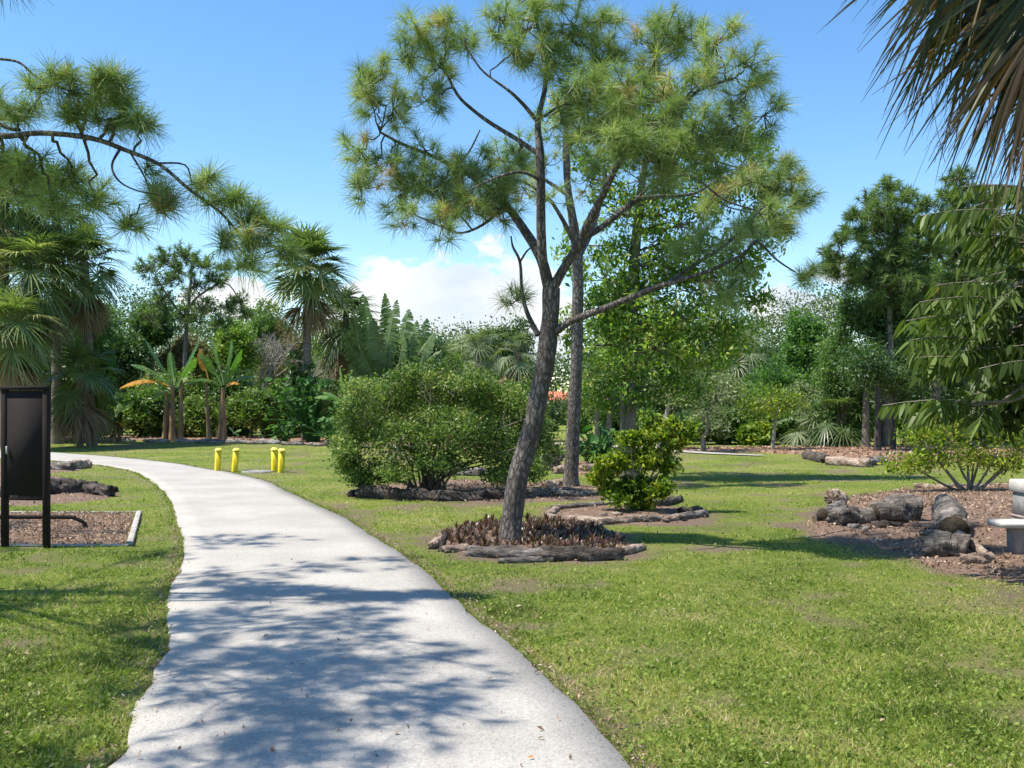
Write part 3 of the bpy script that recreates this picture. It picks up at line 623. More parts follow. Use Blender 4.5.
# ---- second pine just behind it
DB = 19.3
B_ = [[(571, 490, 0, 21), (571, 474, 0, 15), (573, 430, 0, 13.5), (576, 380, 0, 12.5), (577, 330, 0, 12), (578, 290, 0, 11.5), (577, 255, 0, 11), (573, 220, 0, 9), (568, 190, 0, 7), (566, 150, 0, 7), (566, 110, 0, 5), (568, 80, 0, 3)],
      [(576, 262, 0, 9), (590, 235, .2, 7), (600, 205, .3, 5.5), (606, 175, .3, 4)],
      [(573, 240, 0, 7), (560, 215, -.3, 5.5), (545, 195, -.5, 4), (520, 180, -.6, 3)],
      [(568, 195, 0, 6), (545, 180, .2, 4.5), (520, 165, .3, 3.5), (495, 160, .4, 2.5)],
      [(566, 150, 0, 5), (585, 130, .2, 4), (605, 118, .3, 3)]]
LB2 = [(500, 158, .3, 20, 5), (522, 150, .3, 22, 6), (545, 165, .1, 20, 5), (500, 185, -.3, 18, 4), (524, 188, -.5, 20, 5), (548, 198, -.3, 18, 4), (575, 140, 0, 22, 5), (600, 120, .3, 20, 5), (604, 160, .3, 20, 5), (588, 178, .2, 18, 4), (566, 105, 0, 20, 4), (590, 95, .2, 18, 3), (555, 125, 0, 20, 4), (620, 145, .3, 16, 3)]
pine('pine_tree', 'straight slim pine just behind the leaning pine, at the right end of the log bed', G(571, 490), B_, LB2, DB, 'needle', nd=60, NL=.26, NW=.009, tw=.008)

# ---- pine reaching in from the left: a bough over the path, trunk outside the frame
DL = 8.0
C_ = [[(-340, 640, 0, 48), (-345, 500, 0, 42), (-350, 350, 0, 38), (-345, 200, .1, 34), (-350, 60, .1, 30), (-345, -80, .1, 24), (-340, -220, 0, 16), (-338, -330, 0, 8)],
      [(-346, 230, 0, 22), (-250, 175, .1, 16), (-120, 135, .1, 12), (-30, 124, 0, 9), (0, 136, 0, 8), (40, 133, -.1, 7), (90, 138, -.1, 7), (125, 150, -.1, 6), (160, 165, -.1, 5), (190, 190, 0, 4.5), (220, 212, .1, 3.5), (240, 235, .1, 3)],
      [(-348, 120, 0, 16), (-240, 70, -.2, 10), (-120, 55, -.3, 7), (-40, 56, -.3, 4.5), (0, 59, -.3, 3.5), (20, 63, -.3, 3.2), (38, 78, -.3, 3), (68, 91, -.3, 2)],
      [(-10, 118, 0, 4), (8, 128, 0, 5), (20, 130, 0, 5)],
      [(120, 149, -.1, 4), (112, 165, -.2, 3), (118, 180, -.2, 2.5), (135, 190, -.2, 2), (160, 195, -.2, 1.5)],
      [(130, 152, -.1, 3), (145, 178, 0, 2.2), (155, 205, 0, 1.8), (172, 220, 0, 1.2)],
      [(155, 163, -.1, 3), (185, 165, .1, 2.4), (192, 185, .1, 2)],
      [(228, 220, .1, 2.5), (236, 245, .1, 2), (255, 262, .1, 1.5)],
      # limbs above and beside the frame that shade the path
      [(-348, 60, 0, 7.7), (-300, -40, -1.2, 5.5), (-230, -110, -2.4, 3.9), (-180, -160, -3.2, 2.2)],
      [(-346, 0, 0, 7.7), (-200, -90, .6, 5.0), (-60, -110, 1.2, 3.3), (40, -100, 1.6, 2.2)],
      [(-346, 100, 0, 6.6), (-280, 20, -1.5, 4.4), (-190, -80, -2.6, 2.8), (-60, -130, -3.0, 2.2)],
      [(-340, -60, 0, 6.6), (-260, -160, 2, 4.4), (-160, -190, 3, 2.8)],
      [(-340, -200, 0, 5.0), (-230, -260, -.5, 3.3), (-120, -280, -.8, 2.2)],
      [(-346, 0, 0, 6.6), (-450, -60, .5, 4.4), (-560, -100, .8, 2.8)],
      [(-346, 120, 0, 6.6), (-330, 0, 2.5, 4.4), (-300, -20, 4.5, 2.8)],
      [(-340, -100, 0, 5.5), (-420, -200, -.5, 3.9), (-520, -230, -.8, 2.2)]]
LB3 = [(42, 88, -.3, 14, 3), (58, 72, -.3, 14, 4), (72, 86, -.3, 10, 2), (112, 78, -.2, 12, 4), (98, 92, -.2, 16, 4), (125, 98, -.1, 14, 4), (145, 122, -.1, 14, 4), (110, 118, -.1, 16, 4), (75, 112, -.1, 16, 4), (88, 104, .1, 14, 2),
       (20, 108, 0, 18, 5), (-10, 108, .1, 20, 5), (0, 160, .1, 20, 4), (35, 165, .1, 22, 5), (70, 175, .2, 20, 4), (15, 190, .2, 24, 4), (55, 205, .2, 22, 4), (95, 195, .2, 18, 4), (130, 222, .2, 12, 3), (150, 165, 0, 12, 1), (165, 205, 0, 14, 4), (155, 192, 0, 10, 2),
       (205, 178, .1, 13, 4), (235, 198, .1, 12, 4), (215, 200, .1, 10, 2), (250, 215, .1, 14, 4), (228, 240, .1, 12, 3), (260, 240, .1, 16, 5), (275, 225, .1, 10, 3), (245, 262, .1, 12, 3), (285, 250, .1, 12, 3)]
for (px, py, dy, r, n_) in [(-180, -160, -3.2, 70, 10), (-60, -130, -3.0, 70, 12), (-120, -110, -2.6, 70, 8), (-250, -110, -2.4, 60, 8), (-150, -30, -2.8, 60, 8), (-60, -110, 1.2, 60, 9), (30, -110, 1.6, 55, 8), (-150, -90, .8, 60, 8), (-150, -190, 3, 70, 10), (-240, -160, 2, 60, 8), (-230, -260, -.5, 60, 8),
                          (-120, -280, -.8, 60, 8), (-340, -330, 0, 60, 10), (-560, -100, .8, 60, 9), (-450, -70, .5, 60, 8), (-300, -20, 4.5, 60, 9), (-330, 10, 2.5, 60, 8), (-520, -230, -.8, 60, 8), (-240, 80, .2, 50, 6), (-120, 60, -.2, 40, 5), (-430, -200, -.5, 60, 8), (-110, -60, 3.0, 60, 8), (-200, 20, 4.0, 60, 8), (-30, -150, -3.2, 70, 10), (-100, -60, -2.0, 60, 9), (-170, 40, -2.4, 60, 8), (-20, -90, -1.6, 60, 8), (-90, -40, .4, 50, 8), (0, -150, -2.2, 60, 8)]:
    LB3.append((px, py, dy, r, n_))
def wpx(x, y, z, w): return (CX+x/y*F, HZ-(z-CAMZ)/y*F, y-DL, w)
C_.append([wpx(-6.85, 8, 4.3, 14), wpx(-6.2, 7.2, 5.0, 9), wpx(-5.3, 6.4, 5.3, 7), wpx(-4.4, 5.9, 5.4, 5), wpx(-3.5, 5.5, 5.3, 3)])
C_.append([wpx(-5.3, 6.4, 5.3, 6), wpx(-4.6, 5.2, 5.4, 5), wpx(-3.9, 4.4, 5.3, 3)])
C_.append([wpx(-5.3, 6.4, 5.3, 6), wpx(-4.5, 6.8, 5.5, 5), wpx(-3.8, 7.1, 5.5, 3)])
for k in range(16):
    wx, wy, wz = -5.2+1.6*R.rand(), 3.9+3.2*R.rand(), 4.75+1.1*R.rand(); yy_ = wy
    LB3.append((CX+wx/yy_*F, HZ-(wz-CAMZ)/yy_*F, yy_-DL, 42, 9))
pine('pine_tree', 'pine on the left edge whose long bare bough with needle brushes hangs over the lawn', np.array([-6.8, 8, 0]), C_, LB3, DL, 'needle', nd=85, NL=.21, NW=.0048, tmul=1.8)

# ---- broadleaf tree behind the pines
Y = 21.5
lb = [plobe(*q) for q in [(650, 318, Y, 50, 24, .9), (702, 318, Y, 34, 22, .7), (608, 312, Y, 32, 24, .7), (640, 255, Y, 46, 26, .9), (690, 262, Y+.4, 36, 24, .8), (735, 250, Y, 20, 26, .5), (640, 180, Y+.5, 46, 34, .9), (700, 192, Y, 40, 26, .8), (655, 90, Y, 26, 18, .5), (768, 190, Y, 12, 16, .35), (775, 235, Y, 10, 20, .3), (752, 262, Y, 12, 16, .35), (765, 300, Y, 8, 14, .2), (575, 250, Y, 14, 24, .35), (570, 330, Y, 12, 22, .35), (756, 140, Y, 14, 14, .3), (600, 150, Y, 32, 34), (645, 118, Y, 34, 28, .8), (565, 110, Y, 20, 20, .4), (690, 150, Y, 40, 34), (738, 168, Y, 34, 30), (760, 215, Y, 18, 26, .5), (618, 215, Y, 38, 34), (680, 225, Y, 42, 36), (606, 280, Y, 34, 34), (655, 290, Y+.5, 44, 36), (712, 285, Y, 28, 28, .7), (742, 288, Y, 14, 22, .3),
                          (606, 345, Y, 34, 34, 1.1), (655, 350, Y-.3, 42, 34, 1.1), (705, 350, Y, 34, 26), (625, 395, Y, 34, 20, .8), (680, 388, Y, 30, 16, .6), (590, 395, Y+.5, 16, 20, .4), (735, 335, Y, 20, 18, .5), (640, 320, Y+1.2, 44, 60, 1.2)]]
base = np.array([(628-CX)/F*Y, Y, 0])
tree('broadleaf_tree', 'tall broadleaf tree with glossy yellow-green leaves right behind the two pines', 'tree', base, [base+[0, 0, -.1], P(628, 430, Y), P(630, 350, Y), P(634, 270, Y), P(640, 200, Y), P(650, 130, Y)], [.21, .18, .16, .12, .09, .04],
     lb, 'leaf_light', 'bark', ncl=46, nlv=30, size=.125, elong=.48, cr=.135, tint=(.55, .22), hang=.5, tr=.03, twigs=.3, up=1.0)

# ---- wide bush on the log bed
Y = 17.8
root = empty('bush', G(430, 495), 'wide round bush with many thin stems and small green leaves above dark logs', 'bush')
gw, gl = Geo(), Geo()
tips = []
b0 = G(428, 494)
for i in range(34):
    a = R.rand()*2*PI; px = 440+ (R.rand()*2-1)*100; top = 378+abs(px-440)*.35+R.rand()*70
    e = P(px, top, Y+(R.rand()*2-1)*1.3); s0 = b0+np.array([R.normal()*.16, R.normal()*.12, 0])
    m = s0*.55+e*.45; m[2] = e[2]*.6; m[:2] = s0[:2]*.68+e[:2]*.32
    c = crom(np.array([s0, m, e]), 6); tube(gw, c, np.linspace(.028, .006, len(c)), 5)
    tips.append(c)
lob = [plobe(*q) for q in [(370, 425, Y, 34, 36, 1.1), (350, 455, Y, 16, 22, .5), (392, 395, Y, 30, 24), (430, 392, Y, 36, 26, 1.1), (470, 388, Y, 34, 26), (505, 400, Y, 28, 28), (528, 430, Y, 22, 34, .8), (400, 440, Y-.5, 40, 34, 1.3), (450, 430, Y-.7, 44, 36, 1.4), (495, 445, Y-.4, 36, 34, 1.2), (375, 470, Y-.2, 24, 16, .5), (515, 468, Y, 24, 16, .5), (440, 462, Y-.8, 44, 14, .6), (440, 425, Y+1.0, 60, 36, 1.3), (548, 445, Y+.3, 14, 26, .4), (360, 478, Y-.5, 14, 10, .5), (395, 474, Y-.9, 24, 10, .6), (345, 462, Y-.3, 12, 14, .4), (500, 476, Y-.6, 22, 10, .5), (532, 468, Y-.3, 14, 12, .4)]]
sk = np.vstack([np.c_[c, np.full(len(c), .015)] for c in tips])
lob = [[*l[:3], l[3]*.8, l[4]*.9, l[5]*.78, l[6]] for l in lob]
for k in range(46):
    pp = -1+2*R.rand(); lob.append(plobe(440+pp*94, 372+30*pp*pp+R.normal()*7+R.rand()*14, Y+R.normal()*.6, 6+5*R.rand(), 8+8*R.rand(), .13))
for k in range(26):
    lob.append(plobe(R.choice([-1, 1])*(86+R.rand()*12)+440, 400+R.rand()*75, Y+R.normal()*.5, 8, 9, .13))
crown(gl, gw, sk, lob, 118, 23, .062, .5, .5, .085, (.48, .27), 0, .3, .008, .2)
gw.build('stems', M['bark'], root, True); gl.build('foliage', M['leaf_bush'], root)

# ---- yellow-green shrub in its log ring
Y = 14.9
root = empty('shrub', G(637, 512), 'small bright yellow-green shrub inside the oval ring of logs', 'shrub')
gw, gl = Geo(), Geo(); b0 = G(637, 512); sk = []
for (px, py) in [(655, 425), (640, 420), (668, 440), (615, 445), (605, 475), (630, 440), (660, 470), (685, 432), (640, 460), (620, 490)]:
    e = P(px, py, Y+R.normal()*.25); c = crom(np.array([b0+R.normal(size=3)*[.05, .05, 0], b0*.6+e*.4+[0, 0, .05], e]), 5)
    tube(gw, c, np.linspace(.018, .006, len(c)), 5); sk.append(np.c_[c, np.full(len(c), .01)])
lob = [plobe(*q) for q in [(655, 432, Y, 20, 14, .9), (684, 437, Y, 12, 11, .4), (630, 440, Y, 20, 14, .8), (604, 472, Y, 14, 12, .6), (618, 462, Y, 18, 16), (645, 458, Y, 24, 18, 1.3), (665, 462, Y, 16, 18, .8), (612, 490, Y, 16, 12, .8), (635, 487, Y, 24, 18, 1.3), (660, 485, Y, 14, 14, .7), (642, 502, Y, 16, 10, .6), (672, 445, Y, 14, 12, .5)]]
lob = [[*l[:3], l[3]*.72, l[4]*.8, l[5]*.62, l[6]] for l in lob]+[plobe(*q) for q in [(690, 428, Y, 7, 6, .3), (648, 418, Y, 8, 5, .3), (672, 424, Y, 8, 5, .3), (593, 478, Y, 7, 5, .3), (600, 462, Y-.2, 8, 5, .3), (662, 490, Y-.4, 12, 8, .5), (620, 500, Y-.3, 10, 6, .4)]]
crown(gl, gw, np.vstack(sk), lob, 66, 15, .085, .5, .9, .055, (.5, .24), -.3, .15, .006, .1)
gw.build('stems', M['bark'], root, True); gl.build('foliage', M['leaf_yellow'], root)

# ---- small multi-stem tree on the right bed
Y = 17.9
root = empty('small_tree', G(970, 495), 'small multi-stemmed tree with yellowish leaves on the mulch bed behind the stone bench', 'tree')
gw, gl = Geo(), Geo(); b0 = G(970, 495); sk = []
for (px, py) in [(920, 440), (935, 455), (950, 430), (965, 425), (985, 430), (1005, 440), (1025, 450), (975, 445), (1040, 430), (905, 462)]:
    e = P(px, py, Y+R.normal()*.35); c = crom(np.array([b0+R.normal(size=3)*[.08, .08, 0]+[0, 0, .02], b0*.6+e*.4+[0, 0, -.05], e]), 5)
    tube(gw, c, np.linspace(.035, .009, len(c)), 6, .1); sk.append(np.c_[c, np.full(len(c), .016)])
lob = [plobe(*q) for q in [(915, 460, Y, 22, 10, .6), (925, 435, Y, 24, 14, .9), (955, 428, Y, 28, 14, 1), (990, 430, Y, 28, 16, 1), (1025, 440, Y, 28, 18, 1), (945, 455, Y, 24, 12, .8), (975, 455, Y, 28, 12, .8), (1005, 462, Y, 22, 12, .7), (895, 466, Y, 12, 6, .3), (1050, 420, Y, 26, 20, .8)]]
crown(gl, gw, np.vstack(sk), lob, 55, 16, .085, .45, .8, .11, (.62, .24), 0, .4, .009, .2)
gw.build('stems', M['bark'], root, True); gl.build('foliage', M['leaf_yellow'], root)

# ------------------------------------------------------------------ palms
def fan(gl, gp, base, d, pet, Rr, nseg=38, g_pet=.25, droop=.35, W=.045, tint=.5, tv=.12, segs=4, fold=.35, ang=150, up=None):
    d = nrm(np.asarray(d, float)); t = np.linspace(0, 1, 6)[:, None]
    pts = base+d*pet*t; pts[:, 2] -= g_pet*pet*t[:, 0]**2
    if gp is not None: tube(gp, pts, np.linspace(.028, .014, 6), 4)
    e = pts[-1]; de = nrm(pts[-1]-pts[-2])
    s = np.cross(de, [0, 0, 1.]); s = nrm(s+1e-4) if np.linalg.norm(s) > .05 else np.array([1., 0, 0])
    nn = np.cross(s, de)
    th = np.linspace(-rad(ang), rad(ang), nseg)+R.normal(size=nseg)*.03
    D = nrm(np.cos(th)[:, None]*de+np.sin(th)[:, None]*s+nn*(fold*np.abs(np.sin(th)))[:, None])
    S = nrm(np.cross(D, nn))
    Ls = Rr*(.72+.28*np.cos(th/1.7))*(.9+.2*R.rand(nseg))
    strips(gl, np.repeat(e[None], nseg, 0)-de*.02, D, S, Ls, W, droop*(.7+.6*R.rand(nseg)), segs, np.clip(tint+R.normal(size=nseg)*tv, 0, 1), np.interp(np.linspace(0, 1, segs+1), [0, .3, .65, 1], [.35, 1, .75, .08]))
def palm(label, px, Y, crown_py, rad_m=2.3, nf=30, skirt=8, leaf='palm', tr=.18, lean=0, nseg=34, tint=.5, W=.05, dl=0, cat='palm tree', group=None, elmax=82, elmin=-55, droop=.4):
    base = np.array([(px-CX)/F*Y, Y, 0]); c = P(px+lean, crown_py, Y)
    root = empty('palm_tree', base, label, cat, group); gt, gl, gp, gd = Geo(), Geo(), Geo(), Geo()
    t = crom(np.array([base+[0, 0, -.1], base*.66+np.array([c[0], c[1], 0])*.34+[0, 0, c[2]*.33], base*.4+np.array([c[0], c[1], 0])*.6+[0, 0, c[2]*.7], c]), 5)
    tube(gt, t, np.interp(np.linspace(0, 1, len(t)), [0, .1, 1], [tr*1.25, tr, tr*.95]), 10, .1)
    for i in range(nf):
        a = i*2.39996+R.rand()*.3; e = rad(elmax+(elmin-elmax)*(i+.5)/nf)
        d = np.array([math.cos(a)*math.cos(e), math.sin(a)*math.cos(e), math.sin(e)])
        pet = rad_m*.52*(.9+.2*R.rand()); rr = rad_m*.5*(.9+.2*R.rand())
        fan(gl, gp, c+np.array([0, 0, R.rand()*.3-.1]), d, pet, rr, nseg, .12+.25*R.rand(), droop*(1+.3*(e < 0)), W, np.clip(tint+R.normal()*.14, 0, 1))
    for i in range(skirt):
        a = i*2.39996+R.rand(); e = rad(-62-18*R.rand()); d = np.array([math.cos(a)*math.cos(e), math.sin(a)*math.cos(e), math.sin(e)])
        fan(gd, gd, c-np.array([0, 0, .2]), d, rad_m*(.5+.15*R.rand()), rad_m*.5, 24, .1, .5, W*.9, R.rand(), fold=.8, ang=70)
    gt.build('trunk', M['palm_trunk'], root, True); gl.build('fronds', M[leaf], root); gp.build('petioles', M[leaf], root)
    if skirt: gd.build('dead_fronds', M['deadfrond'], root)
    return root
palm('lone cabbage palm with shaggy rounded crown rising above the bananas and yellow bollards', 307, 44, 266, 2.5, 46, 6, tint=.6, nseg=28, W=.085, droop=.25, elmin=-42)
palm('cabbage palm behind the lone palm, its hanging crown touching the paddle leaves', 346, 50, 318, 2.5, 34, 8, W=.08, tint=.35, nseg=26, tr=.16)
palm('cabbage palm at the left edge, highest of the palms above the dark notice board', 4, 38, 190, 2.4, 44, 12, tint=.62, W=.06)
palm('cabbage palm with long drooping pale fronds directly above the dark notice board', 34, 37, 272, 2.5, 44, 16, tint=.62, lean=-5, elmin=-70, nseg=30, W=.06)
palm('cabbage palm just under the left pine bough, second highest of the left palms', 56, 41, 205, 2.5, 40, 10, tint=.5, W=.06)
palm('cabbage palm with stiff fan fronds to the right of the notice board palms', 92, 39, 262, 2.2, 24, 8, tint=.5, lean=-8, W=.07)
palm('cabbage palm low at the left edge, its pale fronds hanging right above the notice board', 8, 35, 325, 2.2, 36, 12, tint=.65, W=.055)
palm('short cabbage palm with a skirt of dead brown fronds beside the notice board', 80, 38, 372, 2.0, 18, 18, tint=.45, tr=.12, W=.06)
palm('pale grey-green palm above the wide bush, between paddle-leaf plant and leaning pine', 478, 48, 352, 2.1, 24, 4, leaf='palm_grey', tr=.15, tint=.6, nseg=26, elmin=-30)
palm('small ragged palm touching the left side of the leaning pine trunk', 518, 44, 352, 1.5, 18, 8, leaf='palm_grey', tr=.14, tint=.4, nseg=24)
palm('greyish palm with drooping fronds far behind the broadleaf tree', 700, 60, 345, 2.6, 26, 6, leaf='palm_grey', tint=.45, nseg=24)
palm('silvery palm in the distance left of the vine-covered conifer', 742, 60, 350, 2.8, 26, 6, leaf='palm_grey', tint=.6, nseg=24)
palm('low palm with arching fronds at the foot of the vine-covered conifer', 812, 38, 425, 1.6, 20, 4, leaf='palm_grey', tint=.5, nseg=22, tr=.12)
palm('low palm growing at the right side of the far mulch bed beside the grey trunk', 838, 37, 415, 1.7, 20, 4, tint=.35, nseg=22, tr=.12)

# ---- cabbage palm close on the right, trunk outside the frame
Yn = 6.0; base = np.array([4.75, Yn, 0]); c = np.array([4.55, Yn, 4.6])
root = empty('palm_tree', base, 'near palm at the top right corner, dark drooping fronds with brown hanging tips', 'palm tree'); gt, gl, gp = Geo(), Geo(), Geo()
t = crom(np.array([base+[0, 0, -.1], base*.7+c*.3, base*.3+c*.7, c]), 6); tube(gt, t, np.full(len(t), .19), 12, .12)
def nearfan(px, py, dy, dpx, dpy, Rr, tint, ang=75, dr=.45, n=40, tv=.14):
    e = P(px, py, Yn+dy); d = nrm(P(dpx, dpy, Yn+dy)-e); base_ = c+np.array([0, 0, .1])
    tt = np.linspace(0, 1, 8)[:, None]; pts = base_*(1-tt)+e*tt; pts[:, 2] += .22*np.sin(tt[:, 0]*PI); tube(gp, pts, np.linspace(.02, .012, 8), 5)
    s = nrm(np.cross(d, [0, 1., .3])); nn = nrm(np.cross(s, d))
    th = np.linspace(-rad(ang), rad(ang), n)+R.normal(size=n)*.02
    D = nrm(np.cos(th)[:, None]*d+np.sin(th)[:, None]*s+nn*(.3*np.sin(th*3+R.rand()*6))[:, None]+R.normal(size=(n, 3))*.05)
    S = nrm(np.cross(D, nn)+R.normal(size=(n, 3))*.3)
    kk = R.rand(n) < .35
    q0 = e+D*(Rr*(.45+.3*R.rand(n)))[:, None]; q0[:, 2] -= Rr*dr*.4
    strips(gl, q0[kk], nrm(D+np.array([0, 0, -.9])+R.normal(size=(n, 3))*.25)[kk], S[kk], .3+.25*R.rand(kk.sum()), .0035, .3, 6, .72, np.ones(7), side=R.normal(size=(kk.sum(), 3))*.2)
    strips(gl, np.repeat(e[None], n, 0), D, S, Rr*(.7+.3*np.cos(th))*(.8+.4*R.rand(n)), .03+.014*R.rand(n), (dr+.1)*(.6+.8*R.rand(n)), 7, np.clip(tint+R.normal(size=n)*tv, 0, 1), np.interp(np.linspace(0, 1, 8), [0, .25, .6, 1], [.4, 1, .6, .05]))
nearfan(1010, -95, 0, 900, -35, 1.0, .42, 80, .22, 46, .2)
nearfan(985, -100, -.3, 905, -55, .92, .36, 60, .25, 36, .2)
nearfan(1040, -60, .3, 960, 60, .95, .45, 75, .2, 44, .18)
nearfan(1060, -40, -.2, 1010, 80, 1.2, .3, 60, .1, 44, .15)
nearfan(1090, -30, .1, 1020, 90, 1.25, .72, 45, .1, 40, .14)
nearfan(1080, 0, .4, 1030, 120, 1.05, .25, 60, .1, 40, .12)
nearfan(1120, 20, -.1, 1040, 130, .95, .35, 60, .1, 40, .15)
nearfan(1000, -60, .2, 930, 40, 1.0, .68, 55, .25, 40, .16)
nearfan(1045, 20, -.3, 1010, 150, .9, .8, 40, .15, 40, .14)
nearfan(1075, 60, .2, 1035, 190, .75, .72, 50, .15, 40, .16)
nearfan(1030, -20, .5, 985, 90, .95, .2, 60, .2, 44, .1)
nearfan(1050, -140, .5, 960, -120, .9, .4, 80, .4, 40, .15)
for i in range(16):
    a = rad(-100+200*i/15); e = rad(10+50*R.rand()-40*(i % 3 == 0))
    fan(gl, gp, c, [math.cos(a)*math.cos(e), math.sin(a)*math.cos(e)*.8, math.sin(e)], 1.1, 1.0, 32, .3, .4, .04, .3)
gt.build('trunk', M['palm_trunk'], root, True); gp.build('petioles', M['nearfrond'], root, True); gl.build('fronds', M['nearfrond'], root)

# ---- pinnate-leaved tree on the right, trunk outside the frame
Yp = 9.6; base = np.array([6.6, Yp+.3, 0])
root = empty('pinnate_tree', base, 'dark tree on the right edge with long leaflets hanging in rows from its boughs', 'tree')
gw, gl = Geo(), Geo()
tk = crom(np.array([base+[0, 0, -.1], base+[-.1, 0, 1.6], base+[0, .1, 3.2], base+[.1, 0, 4.8]]), 5); tube(gw, tk, np.linspace(.16, .05, len(tk)), 10, .1)
def pinn(p0, d, Lr, n, LL, tint):
    d = nrm(d); t = np.linspace(.12, 1, n); pts = p0+d*Lr*t[:, None]; pts[:, 2] -= .16*Lr*t**2
    tube(gw, np.vstack([p0, pts[::4]]), .005, 4)
    s = nrm(np.cross(d, [0, 0, 1.]))
    for sd in (-1, 1):
        D = nrm(s*sd*.55+d*.35+np.array([0, 0, -.62])+R.normal(size=(n, 3))*.1)
        S = nrm(np.cross(D, np.cross(d, [0, 0, 1.])*.6+d*.2+R.normal(size=(n, 3))*.25))
        strips(gl, pts+R.normal(size=(n, 3))*.008, D, S, LL*(.75+.35*np.sin(t*PI))*(.75+.4*R.rand(n)), .04, .25, 4, np.clip(tint+R.normal(size=n)*.12, 0, 1), np.array([.3, .95, 1, .75, .08]))
for i in range(38):
    px0 = 1035+R.rand()*165; py0 = 168+240*(i+.5)/38; e = P(px0, py0, Yp+R.normal()*.8); s = tk[int(np.clip((e[2]-.2)/4.8*len(tk)*.9, 0, len(tk)-1))]
    m = limb(gw, s, e, .035, .012, -.12, 6, 6, .04)
    for j in range(9):
        k = m[-1-int(R.rand()*3)]+R.normal(size=3)*.14; a = R.rand()*2*PI
        pinn(k, np.array([-.75+R.normal()*.6, R.normal()*.6, R.normal()*.35-.05]), .5+.25*R.rand(), 17, .16, .38+R.normal()*.14)
for (px, py, dx) in [(985, 300, -75), (955, 340, -60), (975, 318, -72), (960, 402, -65), (1000, 240, -40), (985, 210, -55), (960, 360, -40), (1020, 350, -60), (995, 285, -60), (950, 405, -30), (1010, 190, -60)]:
    px += 22; e = P(px, py, Yp-.6); s = P(1130, py-20, Yp); limb(gw, s, e, .03, .01, -.1, 6, 6, .03)
    pinn(e, [dx/70, -.1+R.normal()*.15, .12], .75*abs(dx)/70+.15, 17, .21, .62)
    pinn(e+[.1, .1, 0], [dx/90, .4, .0], .6, 14, .2, .5); pinn(e+[.15, 0, -.05], [dx/90, -.5, .0], .55, 14, .19, .6)
lob = [plobe(*q) for q in [(1052, 290, Yp+.8, 30, 45), (1092, 380, Yp+.6, 55, 45), (1122, 300, Yp, 60, 60), (1032, 385, Yp+1, 32, 34), (1102, 230, Yp+.6, 50, 40), (1162, 340, Yp, 60, 70), (997, 410, Yp+1.2, 26, 20, .6)]]
crown(gl, gw, np.c_[tk, np.full(len(tk), .06)], lob, 95, 18, .15, .35, .8, .17, (.25, .14), .8, .2, .012, .1)
gw.build('trunk', M['twig'], root, True); gl.build('foliage', M['pinnate'], root)

# ------------------------------------------------------------------ bananas and kin
def paddle(g, base, d, Lr, hw, sag, tint=.5, n=26, tear=.3, gp=None, pet=.3, roll=0.0):
    """one big leaf: midrib with lateral strips, torn here and there"""
    d = nrm(np.asarray(d, float)); t = np.linspace(0, 1, n)
    def mid(t): q = base+d*(Lr*(pet+t*(1-pet)))[:, None] if False else base+d[None]*(Lr*t)[:, None]; q[:, 2] -= sag*Lr*t**2.2; return q
    tt = pet+(1-pet)*t; m = mid(tt); T = nrm(np.gradient(m, axis=0))
    s = nrm(np.cross(T, [0, 0, 1.])+1e-5)
    if roll: s = nrm(s*math.cos(roll)+np.cross(T, s)*math.sin(roll))
    nn = np.cross(s, T)
    prof = np.sin(np.clip(t*1.02+.03, 0, 1)**.75*PI)**.55*hw
    for sd in (-1, 1):
        D = nrm(s*sd+T*.3-nn*(.15+.2*R.rand(n)[:, None]))
        st = (1-pet)*Lr/n
        S = T*1.0
        w = np.where(R.rand(n) < tear, st*.75, st*1.12)
        strips(g, m, D, S, prof*(1-.12*R.rand(n)), w, .15+.35*R.rand(n)*tear*2, 2, np.clip(tint+R.normal(size=n)*.07, 0, 1), np.array([1, 1, .8]))
    q = mid(np.linspace(0, .97, 9)); tube(g, q, np.linspace(.035, .008, 9), 4, tint=min(1, tint+.35))
def banana(label, px, Y, stems, lv, cat='banana plant', name='banana_plant', group=None):
    base = np.array([(px-CX)/F*Y, Y, 0]); root = empty(name, base, label, cat, group); s_ = Y/F
    for (sx, top, r) in stems:
        g = Geo(); b = np.array([(sx-CX)/F*Y, Y+R.normal()*.15, 0]); e = P(sx+R.normal()*2, top, Y)
        c = crom(np.array([b+[0, 0, -.05], b*.5+np.array([e[0], e[1], 0])*.5+[0, 0, e[2]*.5], e]), 4); tube(g, c, np.interp(np.linspace(0, 1, len(c)), [0, .2, 1], [r*1.35, r, r*.55]), 8, .15); g.build('stem', M['banana_stem'], root, True)
    for (x0, y0, x1, y1, dy, hw, sag, tn, brown) in lv:
        a = P(x0, y0, Y); b = P(x1, y1, Y+dy); d = b-a; Lr = np.linalg.norm(d)
        d2 = d.copy(); d2[2] += sag*Lr
        g = Geo(); paddle(g, a, d2, Lr, hw, sag, tn, 30, .25); g.build('leaf', M['banana_brown' if brown else 'banana'], root)
    return root
banana('tallest clump of banana plants, with one big orange dead leaf reaching left', 175, 44, [(167, 392, .13), (173, 385, .14), (179, 380, .13), (165, 405, .1)],
       [(174, 388, 142, 334, -.4, .32, .1, .75, 0), (174, 388, 122, 357, .4, .3, .3, .3, 0), (174, 390, 136, 360, -.6, .33, .2, .85, 0), (172, 388, 111, 385, 0, .38, .5, .5, 1), (176, 388, 202, 334, .3, .32, .1, .35, 0), (177, 388, 198, 352, -.5, .34, .15, .6, 0),
        (178, 389, 214, 378, -.2, .32, .35, .5, 0), (175, 388, 170, 350, .5, .22, .0, .7, 0), (172, 392, 150, 402, .5, .28, .5, .6, 0), (178, 390, 190, 365, .6, .28, .2, .9, 0), (170, 392, 160, 384, -.5, .26, .5, .4, 0)])
